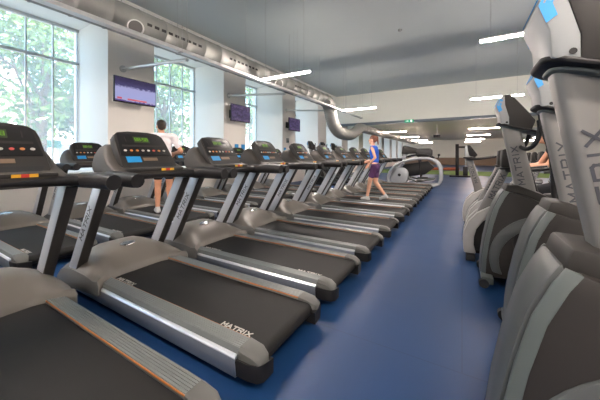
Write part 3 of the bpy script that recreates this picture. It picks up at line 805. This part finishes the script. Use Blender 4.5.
BU.location = (0.02, 6.1, 0); tag(BU, 'exercise bike with an upright forward-leaning mast at the aisle, furthest of its row', 'exercise bike', 'exercise bikes on the right')
for i, (x, y) in enumerate([(1.0, 7.6), (1.1, 8.9), (1.2, 10.2)]):
    o = copy_tree(BK); o.location = (x, y, 0)
    tag(o, ['exercise bike in the dark group at the back right, nearest of three', 'middle exercise bike of three in the group at the back right', 'exercise bike at the back right, furthest of three'][i], 'exercise bike', 'exercise bikes at the back right')

# ------------------------------------------------------------------ oval trainer at the end of the aisle row
def make_oval():
    root = empty('oval_trainer', (-1.70, 12.35, 0))
    def ring(rx, rz, cx, cz, n=40, p=2.6):
        return [(cx + rx * math.copysign(abs(math.cos(a)) ** (2 / p), math.cos(a)), cz + rz * math.copysign(abs(math.sin(a)) ** (2 / p), math.sin(a))) for a in [2 * PI * i / n for i in range(n)]]
    for s in (-1, 1):
        b = MB(); path = []
        pts = [(-0.98, 0.12), (-1.02, 0.40), (-0.86, 0.72), (-0.55, 0.98), (-0.1, 1.12), (0.35, 1.17), (0.72, 1.10), (0.92, 0.88), (0.98, 0.55), (0.94, 0.22), (0.78, 0.09), (0.2, 0.07), (-0.5, 0.07), (-0.98, 0.12)]
        ps = []
        n = len(pts) - 1
        for i in range(n):
            p0, p1, p2, p3 = [Vector(pts[(i + k) % n]) for k in (-1, 0, 1, 2)]
            for t in [q / 5 for q in range(5)]:
                ps.append(0.5 * ((2 * p1) + (p2 - p0) * t + (2 * p0 - 5 * p1 + 4 * p2 - p3) * t * t + (3 * p1 - p0 - 3 * p2 + p3) * t**3))
        ps.append(ps[0])
        b.tube([(p.x, 0.27 * s, p.y) for p in ps], 0.062, 10, caps=False, up=(0, 1, 0)); b.build('oval_frame', 'silver_shell', root, 50)
    b = MB(); b.prism(ring(0.36, 0.34, -0.58, 0.44), -0.22, 0.22, 'y'); dc = b.build('flywheel_cover', 'silver_shell', root, 30, bevel=0.03)
    for s in (-1, 1):
        b = MB(); b.tube([(-0.58, 0.21 * s, 0.46), (-0.58, 0.235 * s, 0.46)], 0.06, 20); b.build('hub', 'black', dc, 40)
    b = MB(); b.prism([(-0.7, 0.62), (-0.35, 0.92), (0.5, 1.05), (0.75, 0.8), (0.4, 0.5), (-0.3, 0.4)], -0.12, 0.12, 'y'); b.build('body_cover', 'black', root, 30, bevel=0.03)
    for s in (-1, 1):
        b = MB(); b.tube([(-0.45, 0.18 * s, 0.42), (0.1, 0.19 * s, 0.25 + 0.05 * s), (0.75, 0.18 * s, 0.34)], 0.035, 10); b.build('foot_arm', 'greyband', root, 40)
        b = MB(); b.prism(rrect(0.4, 0.16, 0.05, 4, 0.28, 0.19 * s), 0.30 + 0.05 * s, 0.33 + 0.05 * s, 'z'); b.build('pedal', 'rubber', root, 30, bevel=0.006)
        b = MB(); b.tube(bez((0.25, 0.18 * s, 0.4), (0.2, 0.22 * s, 0.8), (0.25, 0.28 * s, 1.2), (0.05, 0.28 * s, 1.50), 12), 0.026, 10); b.build('moving_arm', 'black', root, 45)
        b = MB(); b.tube(bez((-0.3, 0.24 * s, 1.22), (0.1, 0.34 * s, 1.36), (0.5, 0.34 * s, 1.36), (0.72, 0.24 * s, 1.18), 10), 0.03, 10); b.build('side_rail', 'black', root, 45)
    b = MB(); b.loft([[(x, y, z) for x, y in rrect(w, 0.2, 0.04, 4, xc, 0)] for xc, z, w in ((-0.62, 0.8, 0.22), (-0.42, 1.2, 0.18), (-0.30, 1.45, 0.17))]); b.build('mast', 'silver_shell', root, 50)
    b = MB(); b.prism([(-0.50, 1.34), (-0.46, 1.66), (-0.36, 1.70), (0.12, 1.56), (0.1, 1.36)], -0.2, 0.2, 'y'); b.build('console', 'console', root, 30, bevel=0.03)
    b = MB(); b.prism(rrect(0.62, 0.34, 0.10, 5, 0.36, 1.40), -0.2, 0.2, 'y'); b.build('back_pad', 'seat', root, 30, bevel=0.03)
    b = MB(); b.tube([(0.86, 0, 1.15), (0.90, 0, 1.28)], 0.02, 8); b.ball((0.9, 0, 1.3), 0.05); b.build('lever', 'black', root, 45)
    tag(root, 'silver oval-framed trainer with dark console at the far end of the treadmills', 'trainer')
make_oval()

# ------------------------------------------------------------------ the room
def struct(o, label=None):
    o['kind'] = 'structure'
    if label: o['label'] = label
    return o
XW, XG, ZC, YB, ZH = -7.0, -8.5, 5.05, 16.5, 3.15
Y0, Y1, XR, YF = -8.0, YB, 8.5, 41.0
b = MB(); b.box(XG - 0.3, XR + 0.2, Y0 - 0.2, YF + 0.2, -0.15, 0); struct(b.build('floor', 'floor', None, 0))
b = MB(); b.box(XG - 0.3, XR + 0.2, Y0 - 0.2, YB + 0.3, ZC, ZC + 0.4); struct(b.build('ceiling', 'ceil', None, 0))
b = MB(); b.box(XG - 0.3, XR + 0.2, YB + 0.3, YF + 0.2, ZH + 0.15, ZH + 0.5); struct(b.build('ceiling_hall', 'hallceil', None, 0))
b = MB(); b.box(XW - 1.4, XR, YB, YB + 0.3, ZH + 0.13, ZC); struct(b.build('wall_bulkhead', 'cream', None, 0))
b = MB(); b.box(XW, XR, YB - 0.02, YB + 0.32, ZH, ZH + 0.13); struct(b.build('trim_beam', 'steelbeam', None, 0, 0.006))
b = MB(); b.box(XR, XR + 0.2, Y0, YF, 0, ZC); struct(b.build('wall_right', 'cream', None, 0))
b = MB(); b.box(XG, XR, Y0 - 0.2, Y0, 0, ZC); struct(b.build('wall_rear', 'cream', None, 0))
b = MB(); b.box(XG, XR, YF, YF + 0.2, 0, ZC); struct(b.build('wall_far', 'cream', None, 0))
b = MB(); b.box(XW, XR, YF - 0.04, YF, 0, 0.95); struct(b.build('trim_wainscot', 'wains', None, 0))
# window wall: piers, low wall, lintel
piers = []
k = -3
ST = 3.56
while 3.2 + ST * k < YF: piers.append((3.2 + ST * k, 4.3 + ST * k)); k += 1
b = MB()
def pier(y0, y1):
    y0, y1 = max(y0, Y0), min(y1, YF)
    if y1 <= y0: return
    zt = 4.5 if y0 < YB - 1 else ZH + 0.15
    x0, x1 = XG - 0.25, XW
    vs = [(x, y, z) for x in (x0, x1) for y in (y0, y1) for z in (0, zt)]
    b.add(vs, [(4, 6, 7, 5)], 0)
    b.add(vs, [(0, 1, 3, 2), (0, 4, 5, 1), (2, 3, 7, 6), (1, 5, 7, 3)], 1)
for y0, y1 in piers: pier(y0, y1)
wall = struct(b.build('wall_left', ['pier', 'white'], None, 0))
SILL = 0.93
gaps = [(piers[i][1], piers[i + 1][0]) for i in range(len(piers) - 1)]
b = MB()
for y0, y1 in gaps:
    if y1 < Y0: continue
    b.box(XG - 0.25, XW, max(y0, Y0), y1, 0, SILL, 0)
struct(b.build('wall_sill', 'pier', None, 0))
b = MB(); b.box(XG - 0.25, XW, Y0, YB + 0.3, 4.5, ZC); struct(b.build('wall_lintel', 'white', None, 0))
n = 0
for y0, y1 in gaps:
    if y1 < Y0 + 0.5: continue
    n += 1
    y0 = max(y0, Y0)
    top = 4.5 if y0 < YB - 1 else ZH + 0.15
    fr = MB(); t = 0.035
    fr.box(XG - 0.05, XG + 0.05, y0, y1, SILL, SILL + 0.07); fr.box(XG - 0.05, XG + 0.05, y0, y1, top - 0.07, top)
    nm = 5
    for i in range(nm + 1):
        y = y0 + t + (y1 - y0 - 2 * t) * i / nm
        fr.box(XG - 0.03, XG + 0.03, y - 0.013, y + 0.013, SILL + 0.07, top - 0.07)
    tz = 3.62 if top > 4 else 2.4
    fr.box(XG - 0.055, XG + 0.055, y0, y1, tz - 0.03, tz + 0.03)
    w = struct(fr.build('window_%d' % n, 'frame', None, 0, 0.004))
    g = MB(); g.box(XG - 0.006, XG + 0.006, y0 + 0.02, y1 - 0.02, SILL + 0.05, top - 0.05); g.build('pane', 'glass', w, 0)

# ------------------------------------------------------------------ ventilation duct
def sweep_ribbed(path, r, rib, step, n=28):
    """tube with raised seams every step metres"""
    pts = [Vector(p) for p in path]; out = []; rs = []
    acc = 0
    for i in range(len(pts) - 1):
        L = (pts[i + 1] - pts[i]).length; d = (pts[i + 1] - pts[i]).normalized()
        x = (-acc) % step
        out.append(pts[i]); rs.append(r)
        while x < L - 0.02:
            if x > 0.02:
                for e, q in ((-0.012, 0), (-0.004, rib), (0.004, rib), (0.012, 0)): out.append(pts[i] + d * (x + e)); rs.append(r + q)
            x += step
        acc += L
    out.append(pts[-1]); rs.append(r)
    return out, rs
DX, DZ, DR = -4.62, 3.46, 0.235
dr = empty('ventilation_duct', (DX, 0, 0))
b = MB()
p, rs = sweep_ribbed([(0, Y0 + 0.01, DZ), (0, 9.75, DZ - 0.02)], DR, 0.008, 0.42)
b.tube(p, rs, 28); b.build('straight_duct', 'duct', dr, 50)
b = MB()
pa = bez((0, 9.72, DZ - 0.02), (0, 10.3, DZ - 0.02), (0, 10.25, 2.95), (0.02, 10.5, 2.62), 14) + bez((0.02, 10.5, 2.62), (0.05, 10.8, 2.28), (0.05, 11.2, 2.2), (0.05, 12.2, 2.24), 14)[1:]
pa += bez((0.05, 12.2, 2.24), (0.05, 12.9, 2.27), (0.05, 13.2, 2.5), (0.05, 13.9, 2.72), 10)[1:]
q, rr = [], []
for i in range(len(pa) - 1):
    for t, e in ((0, 0.0), (0.35, 0.012), (0.65, 0.012)): q.append(pa[i].lerp(pa[i + 1], t)); rr.append(0.245 + e)
q.append(pa[-1]); rr.append(0.245)
b.tube(q, rr, 28); b.build('flexible_bend', 'duct', dr, 60)
b = MB(); p, rs = sweep_ribbed([(0.05, 13.88, 2.72), (0.05, 33, 2.72)], 0.235, 0.012, 0.6); b.tube(p, rs, 24); b.build('hall_duct', 'duct', dr, 50)
# slots facing the aisle
sl = 0
for (ya, yb) in ((2.62, 3.65), (4.45, 5.35), (7.2, 8.2)):
    y = ya; an = R(-8)
    while y < yb:
        c = Vector((math.cos(an) * (DR + 0.001), y, DZ - 0.01 + math.sin(an) * (DR + 0.001)))
        u = Vector((-math.sin(an), 0, math.cos(an))); nv = Vector((math.cos(an), 0, math.sin(an)))
        if sl == 0:
            b = MB(); vs = [u * s1 * 0.022 + Vector((0, s2 * 0.04, 0)) + nv * o for o in (0, 0.003) for s1, s2 in ((-1, -1), (1, -1), (1, 1), (-1, 1))]
            b.add(vs, [(4, 5, 6, 7), (0, 1, 5, 4), (1, 2, 6, 5), (2, 3, 7, 6), (3, 0, 4, 7)]); so_ = b.build('air_slot', 'slot', dr, 0); sl = so_
        else:
            so_ = sl.copy(); COL.objects.link(so_)
        so_.location = c; y += 0.125
# round nozzles on the aisle side
for y in (2.42, 6.25, 9.45):
    ax = Vector((0.80, -0.54, -0.25)).normalized(); c = Vector((0.17, y + 0.03, DZ - 0.16))
    b = MB(); b.tube([c, c + ax * 0.12, c + ax * 0.17, c + ax * 0.20], [0.085, 0.09, 0.115, 0.112], 22)
    nz = b.build('air_nozzle', 'lampbody', dr, 40)
    b = MB(); b.tube([c + ax * 0.195, c + ax * 0.206], [0.098, 0.092], 22); b.build('nozzle_face', 'nozzle', nz, 40)
tag(dr, 'long round galvanised ventilation duct under the ceiling with a bend down towards the back', 'duct')
for y in (-6, -3, 0.2, 2.3, 3.5, 5.2, 7.2, 9.3):
    b = MB(); b.tube([(0, y, DZ + DR - 0.01), (0, y, ZC)], 0.0035, 6); b.build('hanger_wire', 'wire', dr, 0)
# cable tray running beside the duct
ct = MB(); X = 0.34; Z = 3.12
ct.box(DX + X - 0.05, DX + X + 0.05, Y0, 13.3, Z - 0.012, Z - 0.006); ct.box(DX + X - 0.055, DX + X - 0.05, Y0, 13.3, Z - 0.012, Z + 0.045); ct.box(DX + X + 0.05, DX + X + 0.055, Y0, 13.3, Z - 0.012, Z + 0.045)
cr = ct.build('cable_tray', 'lampbody', None, 0); tag(cr, 'thin galvanised cable tray running along the lower side of the duct', 'cable tray')
for y in (-5, -1, 3.1, 7, 11, 13.2):
    b = MB()
    for q in (-1, 1): b.tube([(DX + X + 0.06 * q, y, Z - 0.01), (DX + X + 0.06 * q, y, ZC)], 0.0025, 6)
    b.box(DX + X - 0.065, DX + X + 0.065, y - 0.02, y + 0.02, Z - 0.03, Z - 0.012)
    b.build('hanger', 'wire', cr, 0)

# ------------------------------------------------------------------ televisions with brackets
tvs = [(3.14, 'tv_court', 'wall television on the nearest beige pier showing a pale blue sports court'),
       (6.70, 'tv_dark', 'wall television on the second beige pier with a dim purple picture'),
       (10.26, 'tv_dark', 'small-looking wall television on the third beige pier beside the duct bend')]
for (y, m, lab) in tvs:
    t = empty('television', (-6.6, y, 2.49 - 0.013 * (y - 3.14))); tag(t, lab, 'television', 'televisions on the piers')
    b = MB(); b.box(-0.05, 0, 0, 0.96, 0, 0.58); b.build('housing', 'black', t, bevel=0.008)
    b = MB(); b.box(0.0, 0.004, 0.018, 0.942, 0.03, 0.562); s = b.build('screen', m, t, 0)
    if m == 'tv_court':
        b = MB(); b.box(0.004, 0.0055, 0.06, 0.16, 0.075, 0.115); b.box(0.004, 0.0055, 0.28, 0.72, 0.07, 0.105); b.build('red_banner', emit('tv_red', (150, 44, 62), 0.6), s, 0)
    b = MB(); b.box(-0.39, -0.05, 0.40, 0.48, 0.25, 0.33); b.box(-0.39, -0.37, 0.3, 0.58, 0.15, 0.43); b.build('wall_mount', 'black', t, bevel=0.004)
for i, y in enumerate((3.52, 6.98, 10.62)):
    b = MB(); b.tube([(XW - 0.02, y, 3.36), (DX - 0.02, y, 3.165)], 0.036, 10); b.tube([(XW, y, 3.36), (XW + 0.02, y, 3.36)], 0.08, 14)
    o = b.build('support_bar', 'lampbody', None, 40)
    tag(o, ['silver support bar from the nearest pier out to the duct', 'silver support bar from the second pier out to the duct', 'silver support bar from the third pier to the duct bend'][i], 'support bar', 'support bars of the duct')

# ------------------------------------------------------------------ hanging linear lamps
def make_lamp():
    root = empty('linear_lamp')
    b = MB(); b.box(0, 1.36, -0.03, 0.03, 0.02, 0.05); b.build('housing', 'lampbody', root, bevel=0.004)
    b = MB(); b.box(0.01, 1.35, -0.026, 0.026, -0.008, 0.0205); b.build('tube', 'lamp', root, bevel=0.008)
    for x in (0.15, 1.2):
        b = MB(); b.tube([(x, 0, 0.045), (x, 0, 1.95)], 0.0025, 6); b.build('wire', 'wire', root, 0)
    return root
LP = make_lamp(); first = True
names = {6.4: 'front', 12.8: 'rear'}
for y in (-5.24, 0.0, 5.24, 10.5):  # rows behind and level with the camera are unseen, added to light the room
    for x in (-4.19, 0.24, 4.73):
        o = LP if first else copy_tree(LP); first = False
        o.location = (x, y, 3.1)
        side = {-4.19: 'beside the duct', 0.24: 'over the right-hand machines', 4.73: 'by the right wall'}[x]
        pos = {-5.24: 'added unseen behind the camera', 0.0: 'added unseen level with the camera', 5.24: 'first ahead', 10.5: 'second ahead near the bulkhead'}[y]
        tag(o, 'glowing linear pendant lamp %s, %s' % (side, pos), 'lamp', 'hanging linear lamps')
hl = MB(); hl.box(0, 1.65, -0.035, 0.035, 0.0, 0.035)
rows = [17.2, 22.7, 28.3, 33.9]
ords = ['nearest', 'second', 'third', 'last']
def hall_lamp():
    root = empty('linear_lamp')
    b = MB(); b.box(0, 1.36, -0.03, 0.03, 0.02, 0.05); b.build('housing', 'lampbody', root, bevel=0.004)
    b = MB(); b.box(0.01, 1.35, -0.026, 0.026, -0.008, 0.0205); b.build('tube', 'halllamp', root, bevel=0.006)
    for x in (0.15, 1.2):
        b = MB(); b.tube([(x, 0, 0.045), (x, 0, 0.62)], 0.0025, 6); b.build('wire', 'wire', root, 0)
    return root
HL = hall_lamp(); first = True
for i, y in enumerate(rows):
    for x, sd in ((-4.2, 'left'), (0.3, 'right'), (4.8, 'far right')):
        o = HL if first else copy_tree(HL); first = False
        o.location = (x, y, 2.68); tag(o, 'short glowing lamp in the back hall, %s of the %s line' % (ords[i], sd), 'lamp', 'back hall lamps')

# ------------------------------------------------------------------ small things
for i, y in enumerate((7.28, 7.62)):
    b = MB(); b.box(XW, XW + 0.012, y, y + 0.19, 1.50, 1.69); o = b.build('notice', 'blue_label', None, 0)
    tag(o, ['left blue square notice on the second pier', 'right blue square notice on the second pier'][i], 'notice', 'blue notices on the piers')
b = MB(); b.box(XW, XW + 0.012, 10.42, 10.6, 1.45, 1.64); o = b.build('notice', 'blue_label', None, 0); tag(o, 'blue square notice on the third pier', 'notice', 'blue notices on the piers')
b = MB(); b.box(XW, XW + 0.05, 10.62, 10.8, 1.86, 2.08); o = b.build('wall_box', 'white_plastic', None, 30, 0.006); tag(o, 'small white and dark green wall box on the third pier', 'wall box')
c = MB(); c.box(XW + 0.05, XW + 0.054, 10.65, 10.77, 1.88, 1.97); c.build('window', 'socket', o, 0)
# wooden box by the low wall
b = MB(); b.box(-6.98, -6.62, 4.62, 5.05, 0.06, 0.70); wb = b.build('wooden_box', 'wood', None, 30, 0.01); tag(wb, 'brown wooden box against the low wall behind the window row', 'box')
for y in (4.66, 5.01):
    for x in (-6.94, -6.66):
        c = MB(); c.box(x - 0.02, x + 0.02, y - 0.02, y + 0.02, 0, 0.06); c.build('foot', 'black', wb, 0)
c = MB(); c.box(-6.62, -6.605, 4.66, 5.01, 0.12, 0.64); dd = c.build('door', 'wood', wb, 30, 0.004)
# exit sign
ex = MB(); ex.box(-2.80, -2.32, YB - 0.09, YB - 0.03, ZH - 0.02, ZH + 0.14); ex = ex.build('exit_sign', 'exit', None, 0, 0.006)
tag(ex, 'green lit emergency exit sign on the beam', 'exit sign')
c = MB(); yq = YB - 0.0905
c.add([(x - 0.47, yq, z) for x, z in ((-2.27, ZH + 0.05), (-2.27, ZH + 0.07), (-2.17, ZH + 0.07), (-2.17, ZH + 0.10), (-2.11, ZH + 0.06), (-2.17, ZH + 0.02), (-2.17, ZH + 0.05))], [tuple(range(7))])
c.build('arrow', 'exit_white', ex, 0)
c = MB(); c.box(-2.49, -2.40, yq - 0.001, yq, ZH + 0.0, ZH + 0.12); c.build('door_mark', 'exit_white', ex, 0)
# smoke detectors on the ceiling
for (x, y, lab) in ((-1.6, 8.6, 'small white smoke detector in the middle of the grey ceiling'), (0.35, 7.1, 'small white smoke detector on the ceiling near the right lamp')):
    b = MB(); b.tube([(x, y, ZC), (x, y, ZC - 0.03), (x, y, ZC - 0.055)], [0.06, 0.06, 0.04], 20); tag(b.build('smoke_detector', 'white_plastic', None, 40), lab, 'smoke detector')
# cable tower in the hall
ctw = empty('cable_tower', (-0.25, 19.0, 0)); tag(ctw, 'tall dark cable exercise tower standing in the back hall', 'exercise tower')
b = MB(); b.box(-0.09, 0.09, -0.12, 0.12, 0, 1.95); b.build('post', 'face', ctw, bevel=0.02)
b = MB(); b.box(-0.4, 0.75, -0.35, 0.35, 0, 0.08); b.build('base', 'face', ctw, bevel=0.01)
b = MB(); b.tube([(0.42, 0, 0.08), (0.42, 0, 1.75)], 0.025, 10); b.build('guide_rod', 'chrome', ctw, 40)
b = MB(); b.box(0.3, 0.54, -0.1, 0.1, 0.08, 0.6); b.build('weight_stack', 'black', ctw, bevel=0.008)
b = MB(); b.box(-0.05, 0.55, -0.05, 0.05, 1.72, 1.82); b.build('top_arm', 'face', ctw, bevel=0.01)
# turf strip and mats in the hall
b = MB(); b.box(-6.5, 6.5, 20.5, 25.5, 0.0, 0.012); struct(b.build('floor_turf', 'turf', None, 0))
for i, (x, y) in enumerate(((-2.9, 26.6), (-1.4, 26.6))):
    b = MB(); b.box(x, x + 1.2, y, y + 2.2, 0, 0.16); o = b.build('exercise_mat', 'mat_orange', None, 30, 0.03)
    tag(o, ['left orange exercise mat behind the green strip in the back hall', 'right orange exercise mat behind the green strip in the back hall'][i], 'mat', 'orange exercise mats')
# projector and air conditioner
pj = MB(); pj.box(-1.62, -1.22, 20.0, 20.35, 2.45, 2.63); pj = pj.build('projector', 'black', None, 30, 0.02); tag(pj, 'dark projector hanging from the back hall ceiling', 'projector')
c = MB(); c.tube([(-1.42, 20.18, 2.6), (-1.42, 20.18, ZH + 0.15)], 0.025, 10); c.build('ceiling_pole', 'lampbody', pj, 40)
c = MB(); c.tube([(-1.35, 19.995, 2.54), (-1.35, 19.95, 2.54)], 0.05, 16); c.build('lens', 'face', pj, 40)
ac = MB(); ac.prism(rrect(1.6, 0.62, 0.16, 5, 3.25, 2.72), 22.0, 22.9, 'y'); ac = ac.build('air_conditioner', 'white_plastic', None, 40, 0.03); tag(ac, 'white rounded air conditioner hanging in the back hall at the right', 'air conditioner')
c = MB()
for x in (2.7, 3.8): c.tube([(x, 22.45, 3.0), (x, 22.45, ZH + 0.15)], 0.015, 8)
c.build('hanger', 'wire', ac, 0)

# ------------------------------------------------------------------ outside
b = MB(); b.box(-60, XG - 0.3, -30, 80, -0.3, -0.1); struct(b.build('ground_outside', 'pave', None, 0))
def tree_mesh(seed, h, spread, leafm, nleaf):
    r = random.Random(seed); root = empty('leafy_tree')
    t = MB(); top = Vector((0.2, 0.1, h * 0.62))
    t.tube(bez((0, 0, -0.1), (0.1, 0, h * 0.2), (-0.1, 0.1, h * 0.4), top, 8), [0.19, 0.17, 0.16, 0.15, 0.14, 0.13, 0.11, 0.09, 0.07], 10)
    cen = []
    for i in range(11):
        a = r.uniform(0, 2 * PI); rad = spread * r.uniform(0.25, 0.8); z = h * r.uniform(0.32, 0.95)
        c = Vector((rad * math.cos(a), rad * math.sin(a), z)); cen.append(c)
        s = Vector((0, 0, h * r.uniform(0.25, 0.5))); t.tube(bez(s, s + Vector((0, 0, 0.6)), c - Vector((0, 0, 0.5)), c, 5), [0.06, 0.05, 0.04, 0.035, 0.03, 0.02], 6)
    cen.append(top + Vector((0, 0, 0.5)))
    t.build('trunk', 'bark', root, 50)
    f = MB()
    for i in range(nleaf):
        c = r.choice(cen); d = Vector((r.gauss(0, 1), r.gauss(0, 1), r.gauss(0, 0.8))).normalized() * (spread * 0.46 * r.random() ** 0.4)
        p = c + d; s = r.uniform(0.09, 0.17)
        u = Vector((r.gauss(0, 1), r.gauss(0, 1), r.gauss(0, 1))).normalized(); w = u.cross(Vector((r.gauss(0, 1), r.gauss(0, 1), r.gauss(0, 1)))).normalized()
        f.add([p - u * s, p + w * s * 0.5, p + u * s, p - w * s * 0.5], [(0, 1, 2, 3)])
    f.build('foliage', leafm, root, 0)
    return root
TA = tree_mesh(3, 7.5, 2.6, 'leaf', 3800); TB = tree_mesh(8, 6.5, 2.2, 'leaf2', 3200)
spots = [(TA, -13.5, 3.9, 0), (TB, -17.5, 6.6, 1), (TA, -14.0, 9.2, 2), (TB, -20.0, 13.2, 3), (TA, -14.5, 18, 1.3), (TB, -15.0, 24, 2.2), (TA, -21, 1.5, 4), (TA, -14, 33, 3.3)]
tl = ['bright green leafy tree outside the left window', 'darker leafy tree standing further back between the two nearest windows', 'bright green tree outside the second window', 'darker tree further back, outside the third window',
      'green tree close to the third window', 'dark tree outside the windows behind the duct bend', 'tree far left in the street outside the left window', 'green tree outside the back hall windows']
seen = set()
for (p, x, y, rz), lab in zip(spots, tl):
    o = p if id(p) not in seen else copy_tree(p); seen.add(id(p))
    o.location = (x, y, -0.1); o.rotation_euler = (0, 0, rz); tag(o, lab, 'tree', 'trees outside')
def building(x, y0, y1, h, m, lab):
    root = empty('street_building', (x, y0, -0.1)); W = y1 - y0
    b = MB(); b.box(-8, 0, 0, W, 0, h); b.build('wall', m, root, 0)
    nfl = int(h / 3.2); nw = int(W / 3)
    for i in range(nfl):
        for j in range(nw):
            c = MB(); yy = 1 + j * 3; zz = 0.8 + i * 3.2
            c.box(-0.05, 0.03, yy, yy + 1.2, zz, zz + 1.7); c.build('window', 'facwin', root, 0)
    b = MB(); b.box(-8, 0.25, -0.1, W + 0.1, h, h + 0.3); b.build('cornice', 'white', root, 0)
    tag(root, lab, 'building')
building(-34, -8, 9, 9.5, 'facade2', 'pinkish building across the street outside the left window')
building(-34, 10, 30, 7, 'facade', 'pale building across the street outside the second window')
building(-34, 32, 60, 10, 'facade', 'pale building across the street far along')
sg = empty('shop_sign', (-20, 5.6, 0)); tag(sg, 'teal sign board in the street outside the left window', 'sign')
b = MB(); b.box(-0.05, 0.05, 0, 1.1, 1.7, 2.15); b.build('board', 'teal', sg, bevel=0.01)
for y in (0.15, 0.95):
    b = MB(); b.tube([(0, y, -0.1), (0, y, 1.72)], 0.035, 8); b.build('post', 'frame', sg, 40)

# ------------------------------------------------------------------ light
w = bpy.data.worlds.new('world'); SC.world = w; w.use_nodes = True
nt = w.node_tree; bg = nt.nodes['Background']
sky = nt.nodes.new('ShaderNodeTexSky'); sky.sky_type = 'NISHITA'; sky.sun_disc = False
sky.sun_elevation = R(52); sky.sun_rotation = R(100); sky.air_density = 1.0; sky.dust_density = 3.0
nt.links.new(sky.outputs[0], bg.inputs['Color']); bg.inputs['Strength'].default_value = 1.25
sun = bpy.data.lights.new('sun', 'SUN'); sun.energy = 3.6; sun.angle = R(3); sun.color = (1, 0.96, 0.9)
so = bpy.data.objects.new('sun', sun); COL.objects.link(so)
so.rotation_euler = Vector((-0.62, 0.25, -0.75)).to_track_quat('-Z', 'Y').to_euler(); so.location = (0, 0, 30)
for y0, y1 in gaps:
    if y1 < Y0 + 0.5 or y0 > 32: continue
    y0 = max(y0, Y0); top = 4.4 if y0 < YB - 1 else 3.2
    a = bpy.data.lights.new('daylight_portal', 'AREA'); a.shape = 'RECTANGLE'; a.size = y1 - y0; a.size_y = top - SILL; a.cycles.is_portal = True
    o = bpy.data.objects.new('daylight_portal', a); COL.objects.link(o)
    o.matrix_world = Matrix.Translation((XG - 0.1, (y0 + y1) / 2, (top + SILL) / 2)) @ Matrix(((0, 0, -1), (1, 0, 0), (0, 1, 0))).to_4x4()

# ------------------------------------------------------------------ camera
cam = bpy.data.cameras.new('camera'); co = bpy.data.objects.new('camera', cam); COL.objects.link(co)
FPX = 275.0; YAW = math.atan(162.0 / FPX)
cam.sensor_fit = 'HORIZONTAL'; cam.sensor_width = 36; cam.lens = FPX * 36 / 600
cam.shift_y = -45.0 / 600; cam.clip_start = 0.05
co.location = (0, 0, 1.3); co.rotation_euler = (PI / 2, 0, YAW)
SC.camera = co
vs = SC.view_settings
vs.view_transform = 'Standard'; vs.look = 'None'; vs.gamma = 1.0; vs.use_curve_mapping = False; vs.exposure = 0.45
